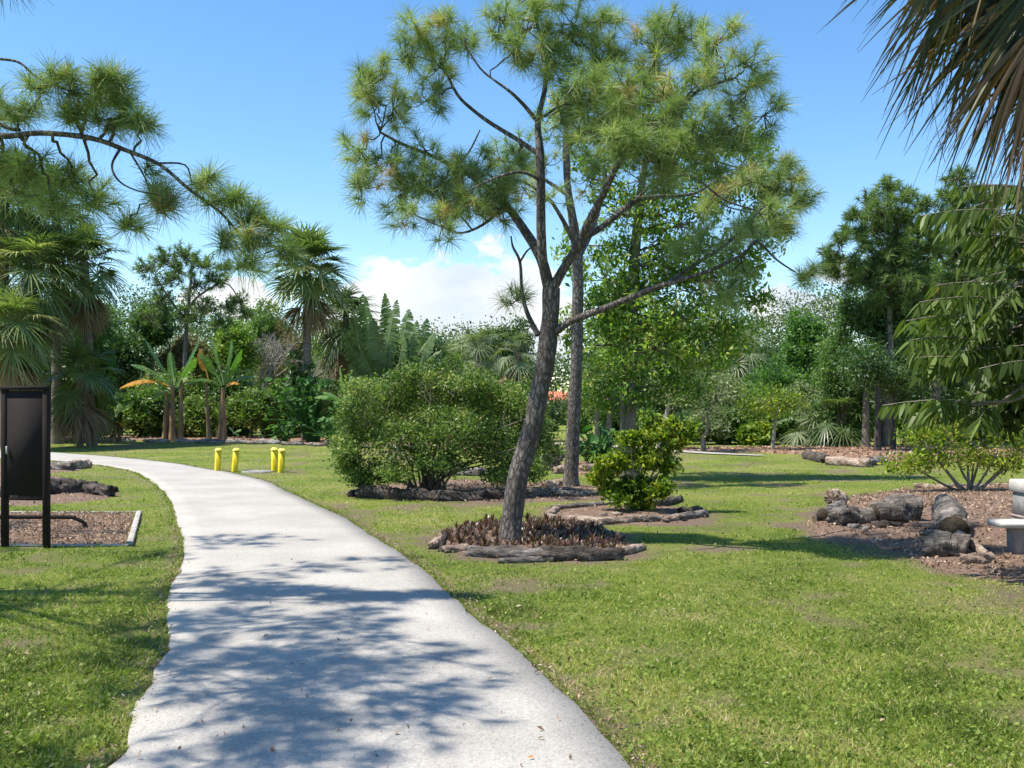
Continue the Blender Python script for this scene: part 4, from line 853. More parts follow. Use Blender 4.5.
banana('right-hand banana clump with an upright bright green leaf and a yellowed hanging leaf', 222, 43.5, [(223, 388, .14), (208, 382, .1), (219, 400, .09)],
       [(224, 385, 212, 332, -.2, .34, .0, .78, 0), (224, 384, 232, 336, .2, .3, .05, .45, 0), (225, 385, 243, 345, -.3, .3, .1, .5, 0), (225, 385, 262, 374, 0, .28, .35, .35, 0), (226, 387, 244, 379, -.4, .3, .6, .9, 1), (222, 386, 196, 345, .4, .32, .2, .4, 0), (221, 386, 185, 378, 0, .28, .4, .35, 0), (222, 385, 205, 350, -.5, .36, .1, .8, 0), (209, 382, 200, 345, .5, .3, .1, .3, 1)])
banana('young low banana plant at the left end of the banana row', 115, 43, [(113, 425, .12), (117, 428, .09)],
       [(115, 418, 98, 405, -.2, .24, .4, .8, 0), (115, 418, 137, 396, -.2, .26, .2, .9, 0), (115, 418, 120, 400, .4, .24, .2, .8, 0), (115, 420, 104, 418, .3, .22, .5, .7, 0), (116, 422, 128, 432, -.2, .18, .5, .6, 1)])
banana('banana plant with pale leaves peeking out left of the wide bush', 345, 34, [(345, 415, .1)],
       [(346, 405, 340, 365, 0, .2, 0, .85, 0), (346, 405, 318, 388, -.3, .26, .3, .6, 0), (346, 405, 352, 372, .2, .22, .1, .95, 0), (346, 405, 366, 384, -.2, .24, .3, .85, 0), (345, 405, 308, 394, .2, .22, .4, .55, 0), (347, 405, 362, 372, 0, .22, .1, .6, 0)])
banana('tiny banana sprout on the grass edge beside the right-hand banana clump', 234, 42, [(234, 437, .05)], [(234, 434, 228, 424, 0, .12, .3, .9, 0), (234, 434, 243, 428, 0, .14, .3, .6, 0), (234, 434, 240, 436, 0, .12, .6, .6, 0)])
# traveller's palm
Y = 46; base = np.array([(385-CX)/F*Y, Y, 0]); root = empty('paddle_palm', base, 'tall clump of dark paddle-shaped leaves standing upright against the white cloud', 'plant')
for k, (px, top, dy) in enumerate([(352, 300, 0), (362, 284, .6), (372, 310, -.5), (340, 325, .3), (384, 283, 0), (398, 290, -.5), (394, 310, .6), (410, 300, .3), (418, 312, -.4), (428, 310, .2), (438, 325, 0), (376, 330, .8), (405, 330, -.7), (360, 345, -.8), (425, 350, -.6), (445, 345, .5), (390, 345, -1), (350, 360, -.9)]):
    b = P(372+(k % 5)*8, 425, Y+dy*.3); e = P(px, top, Y+dy); d = e-b; Lr = np.linalg.norm(d); g = Geo()
    paddle(g, b, d+[0, 0, .03*Lr], Lr, .5+.14*R.rand(), .05, .5+R.normal()*.15, 34, .55, pet=.42, roll=1.2+R.normal()*.35); g.build('leaf', M['traveller'], root)
g = Geo()
for k in range(5): tube(g, np.array([base+[k*.3-.6, 0, -.1], base+[k*.3-.6, 0, 1.2]]), [.16, .13], 8, .1)
g.build('trunk', M['palm_trunk'], root, True)

# big-leaved low plants
def bigleaf(label, px, Y, top, n, hw, size=.4, leaf='bigleaf', name='leafy_plant', cat='plant', group=None):
    base = np.array([(px-CX)/F*Y, Y, 0]); root = empty(name, base, label, cat, group); gl, gs = Geo(), Geo(); s = Y/F
    zt = CAMZ+(HZ-top)*s
    for i in range(n):
        e = base+np.array([R.normal()*hw*s*.5, R.normal()*.4, zt*(.25+.75*R.rand())]); b = base+np.array([R.normal()*.12, R.normal()*.1, 0])
        c = crom(np.array([b, (b+e)/2+[0, 0, .15*zt], e]), 3); tube(gs, c, .012, 4)
        leaves(gl, e[None], size*(.6+.7*R.rand()), .7, 1.0, np.clip(.5+R.normal()*.25, 0, 1), D=nrm(np.array([[e[0]-base[0], e[1]-base[1]-.3, -.25]])+R.normal(size=(1, 3))*.3), fold=.15)
    gs.build('stems', M['bigleaf'], root); gl.build('leaves', M[leaf], root); return root
bigleaf('lush large-leaved plants at the foot of the lone cabbage palm', 312, 42, 378, 260, 46, .34)
bigleaf('low leafy plant with pale leaves between lone palm and wide bush', 335, 38, 415, 90, 26, .28)
bigleaf('large glossy elephant-ear leaves between the slim pine and the yellow-green shrub', 598, 26, 425, 90, 36, .3)
bigleaf('light green leafy plant at the grass edge right of the bollards', 285, 42, 425, 40, 14, .35, leaf='bigleaf')
# vine cloaking the lone palm's trunk
root = simple('climbing_vine', 'dark green vine climbing the lone cabbage palm trunk', 303, 43.6, 345, 425, 15, 'leaf_dark', k=7, ncl=22, nlv=20, size=.2, cat='vine', fr=.6)

# ------------------------------------------------------------------ background shrubs and trees
sh = [(92, 42, 305, 24, 'leaf_bright', 'bright green leafy climber filling the gap between the left palms'), (55, 43, 330, 34, 'leaf_dark', 'dark shrub under the palms right behind the notice board'), (-20, 42, 372, 50, 'leaf_dark', 'dark shrub far left behind the notice board'), (52, 46, 380, 30, 'leaf_dark', 'dark shrub just right of the notice board top'), (98, 47, 395, 24, 'leaf_mid', 'shrub behind the young low banana plant'), (140, 48, 388, 30, 'leaf_mid', 'shrub between the young banana and the tallest banana clump'),
      (160, 50, 365, 34, 'leaf_bush', 'tall mixed shrub behind the tallest banana clump'), (196, 48, 392, 26, 'leaf_bush', 'shrub between the two tall banana clumps'), (232, 50, 372, 32, 'leaf_dark', 'tall dark shrub behind the right-hand banana clump'), (252, 47, 392, 28, 'leaf_bush', 'dense shrub right of the right-hand banana clump'),
      (282, 48, 378, 24, 'leaf_mid', 'shrub left of the lone palm trunk'), (330, 49, 380, 26, 'leaf_brown', 'brownish shrub right of the lone palm trunk'), (358, 45, 395, 26, 'leaf_mid', 'shrub at the left shoulder of the wide bush'), (395, 48, 388, 30, 'leaf_bush', 'shrub below the paddle-shaped leaves'), (436, 46, 375, 34, 'leaf_bush', 'light green shrub rising behind the middle of the wide bush'),
      (488, 47, 385, 28, 'leaf_mid', 'shrub under the pale grey-green palm'), (520, 42, 395, 22, 'leaf_grey', 'greyish shrub at the left of the leaning trunk'), (648, 40, 412, 20, 'leaf_mid', 'low shrub behind the top of the yellow-green shrub'), (676, 41, 410, 24, 'leaf_dark', 'dark shrub behind the pale-trunked tree'), (704, 40.5, 414, 22, 'leaf_grey', 'grey-green shrub behind the thin dark sapling'), (730, 41, 408, 24, 'leaf_mid', 'shrub at the back left of the young pale-stemmed tree'), (757, 40, 418, 20, 'leaf_yellow', 'low yellow-green shrub left of the young pale stem'), (782, 41, 410, 22, 'leaf_mid', 'shrub just right of the young pale stem'),
      (806, 40.5, 408, 22, 'leaf_grey', 'pale shrub behind the low arching palm'), (832, 42, 408, 20, 'leaf_dark', 'dark undergrowth at the foot of the conifer'), (857, 44, 400, 20, 'leaf_mid', 'undergrowth left of the grey flared trunk'), (915, 44, 402, 24, 'leaf_mid', 'undergrowth behind the small multi-stemmed tree, left'), (955, 44, 395, 26, 'leaf_dark', 'undergrowth behind the small multi-stemmed tree, middle'), (1000, 44, 395, 28, 'leaf_mid', 'undergrowth behind the small multi-stemmed tree, right'), (618, 44, 405, 20, 'leaf_dark', 'dark undergrowth behind the pair of pale palm trunks'),
      (820, 40, 425, 12, 'leaf_yellow', 'small yellowish shrub beside the low arching palm'), (546, 60, 424, 12, 'leaf_dark', 'dark shrub in front of the red roof'), (578, 55, 400, 10, 'leaf_mid', 'shrub right of the red roof')]
for (px, Y, top, hw, lf, lab) in sh:
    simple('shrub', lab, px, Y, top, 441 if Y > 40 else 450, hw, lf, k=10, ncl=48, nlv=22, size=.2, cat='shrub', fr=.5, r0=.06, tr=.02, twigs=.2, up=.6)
bt = [(884, 37, 282, 350, 34, 'leaf_dark', 'dark leafy mass hiding the lower trunk of the tall right-hand pine', .15), (935, 40, 255, 360, 34, 'leaf_mid', 'green tree between the right-hand pine and the hanging leaflets', .16), (980, 46, 225, 400, 50, 'leaf_dark', 'tall dark tree behind the hanging leaflets on the right', .2), (725, 66, 322, 420, 40, 'leaf_mid', 'green tree on the skyline right of the broadleaf tree', .2), (675, 58, 318, 400, 34, 'leaf_dark', 'dark tree directly behind the broadleaf tree', .2), (90, 58, 285, 400, 36, 'leaf_mid', 'mid-green tree behind the palms, left of the tall far pine', .22), (265, 64, 300, 360, 26, 'leaf_mid', 'round tree top left of the lone palm crown', .22), (340, 64, 312, 400, 30, 'leaf_mid', 'tree filling the sky gap right of the lone palm', .2), (830, 52, 330, 430, 30, 'leaf_mid', 'green tree behind the vine-covered conifer', .18), (120, 52, 318, 395, 34, 'leaf_dark', 'dark bushy tree behind the palms left of the bananas', .2), (150, 54, 300, 350, 24, 'leaf_dark', 'small dark tree top under the tall far pine', .2), (183, 55, 332, 385, 26, 'leaf_brown', 'brownish round tree behind the tallest banana clump', .18),
      (235, 56, 322, 385, 28, 'leaf_light', 'yellow-green round tree behind the right-hand banana clump', .2), (60, 52, 325, 400, 40, 'leaf_dark', 'dark tree behind the notice board palms', .2), (200, 58, 345, 400, 26, 'leaf_mid', 'mid-green tree between the banana clumps, far back', .2),
      (415, 60, 330, 400, 30, 'leaf_dark', 'dark tree behind the paddle-shaped leaves', .2), (505, 62, 310, 390, 26, 'leaf_dark', 'dark tree left of the leaning pine trunk', .2), (445, 62, 338, 395, 28, 'leaf_grey', 'greyish tree behind the pale palm', .2), (290, 60, 330, 400, 26, 'leaf_brown', 'brownish tree behind the lone palm trunk', .2), (-30, 50, 300, 400, 40, 'leaf_dark', 'dark tree beyond the left edge palms', .2),
      (655, 45, 345, 425, 34, 'leaf_dark', 'dark tree seen under the broadleaf crown', .18), (600, 40, 365, 425, 22, 'leaf_dark', 'dark tree between slim pine and the pale thin trunks', .15), (690, 44, 360, 440, 32, 'leaf_grey', 'feathery grey-green tree right of the yellow-green shrub', .13), (722, 46, 370, 440, 28, 'leaf_grey', 'feathery pale tree left of the young pale-stemmed tree', .13),
      (650, 60, 330, 400, 30, 'leaf_mid', 'mid-green tree in the gap under the low pine limb', .2), (745, 50, 378, 438, 30, 'leaf_mid', 'rounded tree behind the far mulch bed', .15), (800, 62, 312, 400, 24, 'leaf_bright', 'bright green tree with pointed top left of the conifer', .24), (768, 66, 330, 400, 28, 'leaf_dark', 'dark blue-green tree behind the bright green one', .2), (780, 55, 360, 430, 36, 'leaf_bright', 'fresh green tree below the bright pointed tree', .18),
      (800, 42, 385, 440, 26, 'leaf_grey', 'pale leafy tree left of the vine-covered conifer', .13), (878, 40, 318, 405, 30, 'leaf_mid', 'bushy green tree right of the vine-covered conifer', .14), (905, 38, 335, 425, 34, 'leaf_dark', 'dark shady tree with two black trunks right of the grey trunk', .13), (950, 42, 300, 430, 44, 'leaf_dark', 'large dark tree behind the hanging leaflets', .15), (1020, 44, 290, 430, 50, 'leaf_dark', 'large dark tree beyond the right edge', .15), (640, 70, 300, 390, 40, 'leaf_mid', 'tall green tree far behind the broadleaf tree', .2), (905, 52, 300, 400, 36, 'leaf_mid', 'tree filling the gap under the right-hand pines', .18), (1100, 40, 260, 430, 60, 'leaf_mid', 'tree outside the right edge', .15)]
for (px, Y, top, bot, hw, lf, lab, sz) in bt:
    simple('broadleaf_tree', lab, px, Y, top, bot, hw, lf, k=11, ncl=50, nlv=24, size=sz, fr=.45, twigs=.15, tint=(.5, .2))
# young pale stem tree
Y = 34.8; base = G(772, 451)
tree('young_tree', 'young tree with slanting pale stem in the far mulch bed', 'tree', base, [base+[0, 0, -.1], P(774, 432, Y), P(776, 410, Y), P(774, 388, Y)], [.075, .06, .04, .02], autolobes(772, 402, Y, 38, 26, 10, .45), 'leaf_yellow', 'palebark', ncl=22, nlv=16, size=.11, cr=.22, tint=(.3, .2), twigs=.5, tr=.02)
base = G(705, 452); Y = base[1]
tree('young_tree', 'thin dark sapling with airy pale crown at the end of the far footpath', 'tree', base, [base+[0, 0, -.1], P(703, 440, Y), P(708, 425, Y), P(700, 390, Y)], [.1, .08, .06, .02], autolobes(700, 398, Y, 36, 30, 9, .45), 'leaf_grey', 'bark', ncl=18, nlv=14, size=.12, cr=.25, tint=(.5, .2), twigs=.7, tr=.02)
# pale thin palm trunks
for (px, lab) in [(597, 'left one of two thin pale palm trunks under the broadleaf crown'), (609, 'right one of two thin pale palm trunks under the broadleaf crown')]:
    palm(lab, px, 30, 372, 1.3, 12, 0, tr=.07, tint=.3, nseg=18)
base = G(657, 450); Y = base[1]
tree('broadleaf_tree', 'pale-trunked tree behind the top of the yellow-green shrub', 'tree', base, [base+[0, 0, -.1], P(664, 425, Y), P(668, 405, Y), P(664, 380, Y)], [.1, .1, .07, .03], autolobes(665, 385, Y, 26, 20, 7, .45), 'leaf_grey', 'palebark', ncl=16, nlv=14, size=.13, cr=.2, tint=(.5, .2), twigs=.6, tr=.02)
# vine-covered conifer
Y = 37; base = np.array([(845-CX)/F*Y, Y, 0]); lb = []
for k in range(15):
    f = k/14; py = 302+f*130; hw = 5+f*24; lb.append(plobe(845+R.normal()*hw*.35, py, Y, max(5, hw*.6), 12, .4+.7*f))
    if f > .3: lb.append(plobe(845+hw*.8*R.choice([-1, 1]), py+4, Y, hw*.42, 11, .5))
tree('conifer', 'narrow pointed conifer draped in vines, standing against the sky on the right', 'tree', base, [base+[0, 0, -.1], base+[0, 0, 2], P(845, 340, Y), P(845, 297, Y)], [.22, .18, .08, .02], lb, 'leaf_mid', 'bark', ncl=34, nlv=18, size=.14, cr=.17, tint=(.38, .2), hang=.8, twigs=.3, tr=.02)
# grey buttressed trunk and two dark trunks
def treetrunk(label, px, Y, top, r, bark, lf='leaf_dark'):
    base = np.array([(px-CX)/F*Y, Y, 0])
    tree('broadleaf_tree', label, 'tree', base, [base+[0, 0, -.1], base+[.02, 0, .5], P(px+1, (top+HZ)/2+10, Y), P(px, top, Y)], [r*1.7, r*1.1, r*.85, r*.5], autolobes(px, top, Y, 30, 26, 6, .5), lf, bark, ncl=24, nlv=20, size=.14, cr=.25, tint=(.4, .2), tr=.02)
treetrunk('tree with a pale grey flared trunk beside the vine-covered conifer', 865, 36, 370, .13, 'bark')
treetrunk('tree with a straight black trunk right of the pale grey one', 877, 33, 375, .1, 'darkbark')
treetrunk('tree with a thinner black trunk at the left of the small yellowish tree', 893, 34, 380, .07, 'darkbark')
# far tall pines
def farpine(label, px, Y, basepx, lobes, limbs, NL=.34, NW=.03, nd=26, needle='needle_far'):
    pine('pine_tree', label, np.array([(basepx-CX)/F*Y, Y, 0]), limbs, lobes, Y, needle, 'bark', nd=nd, NL=NL, NW=NW, tw=.02, tmul=3.6, rmul=1.25)
s = [(183, 446, 0, 5), (184, 380, 0, 4.2), (187, 320, 0, 3.8), (190, 290, 0, 3), (192, 262, 0, 2)]
lb = [(150, 268, 0, 12, 8), (165, 258, .5, 12, 9), (185, 255, 0, 12, 9), (205, 265, -.5, 12, 9), (170, 280, 0, 12, 8), (195, 285, 0, 14, 9), (215, 280, 0, 10, 8), (225, 268, .5, 8, 6), (240, 300, 0, 9, 6), (228, 305, 0, 8, 5), (160, 300, 0, 14, 9), (205, 308, 0, 14, 9), (185, 318, 0, 14, 9), (220, 322, 0, 10, 6), (150, 318, 0, 12, 6), (178, 268, 1, 12, 8), (248, 312, 0, 6, 4)]
farpine('tall spreading pine in the far distance above the banana plants', 187, 52, 183, lb, [s, [(187, 310, 0, 4), (200, 295, 0, 3), (225, 283, 0, 2), (240, 300, 0, 1.5)], [(187, 320, 0, 4), (170, 300, 0, 3), (155, 275, 0, 2)]])
Y = 36
lb = []
rr = np.random.RandomState(5)
for (x0, y0, r) in [(888, 185, 10), (905, 195, 10), (868, 200, 10), (880, 210, 14), (908, 215, 14), (925, 205, 9), (857, 215, 8), (860, 232, 8), (895, 235, 16), (922, 232, 12), (845, 232, 6), (884, 252, 12), (905, 258, 14), (920, 255, 10), (838, 240, 7), (830, 255, 8), (828, 268, 7), (840, 260, 6), (858, 262, 7), (865, 278, 8), (900, 280, 14), (880, 285, 10), (920, 285, 12), (855, 285, 6), (835, 275, 5), (875, 228, 14), (890, 215, 14), (905, 245, 14), (875, 265, 12), (892, 268, 14), (915, 270, 14), (865, 245, 10), (930, 245, 12), (905, 300, 16), (880, 300, 12), (852, 272, 8)]:
    lb.append((x0, y0, rr.normal()*.5, r, max(3, int(r*.75))))
s = [(893, 450, 0, 7), (892, 380, 0, 6), (890, 320, 0, 5.5), (889, 280, 0, 4.5), (890, 240, 0, 3.5), (892, 190, 0, 2)]
farpine('tall pine against the sky on the right with a side bough reaching left', 890, Y, 893, lb, [s, [(889, 300, 0, 4), (878, 288, 0, 3.5), (868, 272, 0, 3), (855, 264, 0, 2.5), (835, 262, 0, 1.5)], [(890, 245, 0, 3), (875, 225, 0, 2.5), (862, 212, 0, 1.5)], [(890, 240, 0, 3), (905, 225, 0, 2), (922, 210, 0, 1.2)]], .3, .024, 34)
lb = []
for (x0, y0, r) in [(958, 178, 12), (972, 190, 12), (948, 195, 9), (960, 205, 12), (985, 200, 12), (945, 212, 9), (965, 225, 12), (990, 225, 14), (940, 250, 10), (955, 255, 12), (975, 250, 14), (995, 255, 14), (960, 275, 14), (985, 280, 14), (940, 285, 12), (1010, 230, 14), (1015, 270, 14), (1000, 300, 14), (970, 300, 14)]:
    lb.append((x0, y0, rr.normal()*.5, r, max(3, int(r*.7))))
s = [(975, 450, 0, 12), (973, 380, 0, 10), (972, 300, 0, 8), (970, 250, 0, 5), (968, 180, 0, 2)]
farpine('darker pine behind the near palm tips on the right, partly browned', 970, 37, 975, lb, [s, [(972, 270, 0, 3), (955, 250, 0, 2), (942, 240, 0, 1.5)], [(972, 280, 0, 3), (995, 260, 0, 2)]], .3, .024, 34)
# bare twiggy tree
Y = 56; base = np.array([(265-CX)/F*Y, Y, 0]); root = empty('bare_tree', base, 'leafless greyish twiggy tree between yellow-green tree and lone palm', 'tree'); g = Geo()
def rec(p, d, L_, r, n):
    e = p+nrm(d)*L_; tube(g, np.array([p, (p+e)/2+R.normal(size=3)*.05*L_, e]), [r, r*.85, r*.65], 4)
    if n:
        for k in range(3): rec(e, nrm(d)+R.normal(size=3)*.55+[0, 0, .12], L_*.72, r*.62, n-1)
for px in (262, 272): rec(np.array([(px-CX)/F*Y, Y, 0]), np.array([R.normal()*.15, 0, 1]), 1.9, .09, 5)
g.build('branches', M['palebark'], root)

# far woodland mass
def woodland(label, x0, x1, yd, hfun, n, size):
    g = Geo(); x = x0+(x1-x0)*R.rand(n); yy = yd+R.rand(n)*14-7; h = hfun(x)*(.8+.4*fbm(x*.35, yy*.35, 3)); z = h*R.rand(n)**.75
    idx = np.repeat(np.arange(n), 12); m = len(idx)
    leaves(g, np.c_[x, yy, z][idx]+R.normal(size=(m, 3))*.55, size*(.6+.8*R.rand(m)), .5, .6, np.clip(fbm(x*.2, yy*.2+z*.3, 3)[idx]+R.normal(size=m)*.18, 0, 1))
    return tag(g.build('woodland', M['wood']), label, 'wood', kind='stuff')
woodland('far line of trees beyond the houses', -170, 170, 165, lambda x: x*0+9.5, 9000, .6)
def hf(x):
    px = CX+x/85*F
    return np.interp(px, [-400, 60, 160, 250, 330, 420, 520, 545, 572, 600, 700, 760, 800, 900, 1400], [12, 11, 10.5, 9, 8.5, 7, 7.5, 1.2, 1.2, 8, 9.5, 8.8, 9.5, 13, 13])
woodland('distant mixed woodland closing the view behind every tree', -75, 75, 85, hf, 24000, .26)

# ------------------------------------------------------------------ houses
def house(label, px, Y, w_, d_, wallh, roofh):
    x = (px-CX)/F*Y; root = empty('house', (x, Y, 0), label, 'house'); g = Geo(); box(g, (x, Y, wallh/2), (w_, d_, wallh)); g.build('wall', M['wall'], root)
    hw, hd = w_/2+.5, d_/2+.5; z0, z1 = wallh, wallh+roofh
    V = [[x-hw, Y-hd, z0], [x+hw, Y-hd, z0], [x+hw, Y+hd, z0], [x-hw, Y+hd, z0], [x-hw+hd, Y, z1], [x+hw-hd, Y, z1]]
    g = Geo(); g.add(V, [[0, 1, 5, 4], [2, 3, 4, 5], [3, 2, 1, 0]], [[1, 2, 5], [3, 0, 4]])
    for k in range(int(w_/.35)):
        xx = x-hw+.17+k*.35; 
        f = min(1, (xx-(x-hw))/hd, ((x+hw)-xx)/hd)
        if f > .05: tube(g, np.array([[xx, Y-hd, z0+.03], [xx, Y-hd+hd*f, z0+roofh*f+.03]]), .06, 5)
    g.build('roof', M['roof'], root)
    for k in (-.3, 0, .3):
        g = Geo(); box(g, (x+k*w_, Y-d_/2-.03, wallh*.5), (1.1, .08, 1.1)); wdw = g.build('window', M['white'], root)
        g = Geo(); box(g, (x+k*w_, Y-d_/2-.075, wallh*.5), (.95, .02, .95)); g.build('pane', M['glass'], wdw)
house('low house whose orange-red tiled roof shows between the two pine trunks', 552, 120, 7.5, 5, 1.9, 1.3)
house('small house with red roof just glimpsed behind the top of the yellow-green shrub', 668, 95, 5.5, 4, 1.1, .85)

# ------------------------------------------------------------------ logs and stones
def log(label, a, b, r0, r1, mat='weathered', name='log', cat='log', group=None, ends=None, wig=.05, rough=.3, bury=.25, za=None, zb=None, sides=14):
    """a, b: pixel ground points; r: radius in metres"""
    a = G(*a) if len(a) == 2 else np.array(a, float); b = G(*b) if len(b) == 2 else np.array(b, float)
    a[2] = (za if za is not None else r0*(1-bury)); b[2] = (zb if zb is not None else r1*(1-bury))
    n = 9; t = np.linspace(0, 1, n)[:, None]; p = a*(1-t)+b*t; Ln = np.linalg.norm(b-a)
    ph = R.rand()*6; p[:, 1] += np.sin(t[:, 0]*PI*1.3+ph)*wig*Ln*.5; p[:, 2] += (R.rand(n)-.5)*r0*.2
    p = crom(p, 6); rr = np.linspace(r0, r1, len(p))*(1+.1*np.sin(np.linspace(0, 9, len(p))+ph)+.1*(R.rand(len(p))-.5)); p[:, 2] *= 1.0
    g = Geo(); tube(g, p, rr, 26, rough*1.25, True, octv=5, fq=1.5)
    jag_ = R.rand(26)*r0*.9; V_ = g.v[0]; T0 = nrm(p[1]-p[0])
    if not (ends and ends[0]): V_[:26] -= T0*jag_[:, None]
    if not (ends and ends[1]): V_[-28:-2] += T0*(R.rand(26)*r1*.9)[:, None]
    og = [(a[0]+b[0])/2, (a[1]+b[1])/2, 0]
    o = g.build(name, M[mat], None, False, og); tag(o, label, cat, group)
    # flat caps
    for (q, T, r, e) in ((p[0], p[0]-p[1], rr[0], ends and ends[0]), (p[-1], p[-1]-p[-2], rr[-1], ends and ends[1])):
        if e:
            T = nrm(T); ga = Geo(); tube(ga, np.array([q-T*.02, q+T*.006]), [r*.93, r*.9], sides, .15, True); ga.build('cut_end', M[e], o)
    return o
# pine bed
log('long grey weathered log in front of the bromeliads, left of centre, under the leaning pine', (470, 556), (548, 560), .062, .07, 'weathered', ends=None)
log('thick dark log in front of the bromeliads, right of centre', (546, 561), (618, 560), .085, .075, 'dark_log')
log('pale broken log stub at the right tip of the bromeliad bed', (612, 558), (642, 550), .05, .045, 'pale_log')
log('thin buried branch below the long grey log of the bromeliad bed', (500, 563), (552, 562), .03, .035, 'weathered')
log('short split log at the left tip of the bromeliad bed', (432, 549), (446, 540), .05, .04, 'pale_log')
log('upright dark stub leaning at the left tip of the bromeliad bed', [*G(441, 552)[:2], 0], [*(G(446, 550)[:2]), 0], .035, .03, 'dark_log', za=0.0, zb=.2)
log('knotty brown log piece at the left front of the bromeliad bed', (446, 553), (474, 551), .045, .05, 'pale_log')
log('slim log closing the back of the bromeliad bed on the right', (585, 532), (622, 541), .05, .045, 'weathered')
# log ring around shrub
for args in [('left log of the oval ring round the yellow-green shrub', (547, 518), (560, 509), .05, .045, 'pale_log'), ('back log of the oval ring, behind left of the yellow-green shrub', (552, 511), (612, 506), .05, .05, 'weathered'),
             ('front left log of the oval ring round the yellow-green shrub', (550, 521), (603, 524), .055, .055, 'pale_log'), ('short log stub inside the oval ring', (600, 518), (620, 517), .04, .04, 'pale_log'),
             ('long crooked log at the front middle of the oval ring', (600, 525), (645, 522), .06, .055, 'pale_log'), ('brown log at the front right of the oval ring', (644, 523), (662, 522), .05, .05, 'weathered'),
             ('reddish log at the right front of the oval ring', (664, 523), (685, 520), .05, .06, 'pale_log'), ('thick log closing the right end of the oval ring', (680, 521), (704, 517), .065, .06, 'weathered'), ('dark split log lying behind right of the yellow-green shrub', (652, 508), (680, 502), .07, .06, 'dark_log'), ('log behind the thick right-end log of the oval ring', (682, 515), (700, 512), .06, .05, 'dark_log')]:
    log(*args[:6])
# bush bed
for args in [('knobbly dark log at the left end of the wide bush bed', (362, 498), (395, 499), .13, .12, 'dark_log'), ('second dark log from the left under the wide bush', (395, 499), (440, 501), .11, .1, 'dark_log'), ('dark log directly below the wide bush stems', (438, 501), (482, 501), .09, .1, 'dark_log'),
             ('dark log under the right half of the wide bush', (480, 500), (512, 500), .1, .1, 'dark_log'), ('grey log touching the left of the slim pine base', (528, 499), (566, 496), .1, .09, 'weathered'), ('brown log in front of the slim pine base', (560, 498), (596, 497), .08, .07, 'weathered'), ('pale stump piece behind left of the slim pine base', (545, 490), (562, 487), .1, .09, 'pale_log'),
             ('log lying behind the wide bush, left one of a pair', (432, 475), (480, 476), .11, .11, 'weathered'), ('log lying behind the wide bush, right one of a pair', (478, 476), (520, 474), .1, .1, 'weathered'), ('small root stub at the far left tip of the wide bush bed', (350, 497), (362, 494), .06, .05, 'dark_log'),
             ('round dark log end on the far lawn left of the slim pine', (548, 470), (557, 470), .22, .22, 'dark_log'), ('pale log on the far lawn just left of the slim pine trunk', (556, 474), (567, 472), .1, .1, 'pale_log'), ('pale log on the far lawn just right of the slim pine trunk', (583, 473), (600, 470), .11, .1, 'pale_log'), ('brownish log on the far lawn below the elephant-ear leaves', (598, 469), (640, 465), .1, .1, 'weathered')]:
    log(*args[:6])
# far right bed
for args in [('long white barkless log in front of the far mulch bed on the right', (828, 465), (868, 467), .13, .12, 'pale_log'), ('dark stumpy log at the left end of the long white log', (808, 459), (824, 463), .14, .14, 'dark_log'), ('brown log at the right end of the long white log', (864, 466), (884, 464), .13, .12, 'weathered'), ('thin pale log lying behind the right mulch bed', (916, 489), (948, 490), .06, .06, 'pale_log'), ('grey log lying behind the small multi-stemmed tree', (945, 489), (985, 489), .06, .05, 'weathered')]:
    log(*args[:6])
# right heap
log('short log with dark round end at the left of the right log heap', (823, 523), (842, 513), .1, .1, 'weathered', ends=('rotten', None), bury=0)
log('small upright pale knot of wood at the back left of the right log heap', (832, 512), (842, 509), .12, .1, 'pale_log', rough=.7, bury=-.6)
log('flat cracked grey log left of the biggest log in the heap', (838, 528), (872, 526), .13, .11, 'weathered', rough=.5, bury=-.1)
log('biggest log of the heap with rough pale bark and dark hollow ends', (875, 527), (914, 526), .17, .2, 'weathered', ends=('rotten', 'rotten'), bury=-.1)
log('dark log wedged in front of the biggest log of the heap', (876, 532), (900, 531), .075, .06, 'dark_log', rough=.4)
log('small crumbling wood chunk between the flat log and the dark one', (850, 531), (868, 533), .05, .05, 'weathered', rough=.5)
log('stout rounded stump leaning back, behind the lowest log of the heap', [*G(955, 548)[:2], 0], [*G(944, 533)[:2], 0], .17, .15, 'weathered', ends=('rotten', None), za=.18, zb=.34, rough=.25)
log('thick log with a cut end facing right, lowest in the heap', (931, 558), (967, 560), .14, .13, 'weathered', ends=(None, 'cut_wood'), bury=-.05)
log('pale cut branch lying on the ground next to the stone bench', (964, 566), (992, 566), .055, .06, 'pale_log', ends=(None, 'cut_wood'), bury=-.3)
log('pale branch fork lying behind the cut branch by the bench', (960, 556), (986, 562), .06, .045, 'pale_log', bury=0, za=.2, zb=.08)
# left heap
log('dark rotting log mound right of the notice board', (40, 497), (92, 494), .2, .13, 'dark_log', rough=.4)
log('knobbly dark stump at the right end of the rotting log mound', (92, 496), (110, 497), .13, .11, 'dark_log', rough=.5)
log('dark log in the mound behind the notice board', (-30, 500), (40, 500), .12, .12, 'dark_log', rough=.3)
log('low brown log beyond the rotting mound, right of the notice board', (30, 470), (72, 471), .13, .12, 'weathered')
log('small splintered pale log beside the low brown log', (68, 470), (88, 468), .13, .11, 'pale_log', rough=.5)
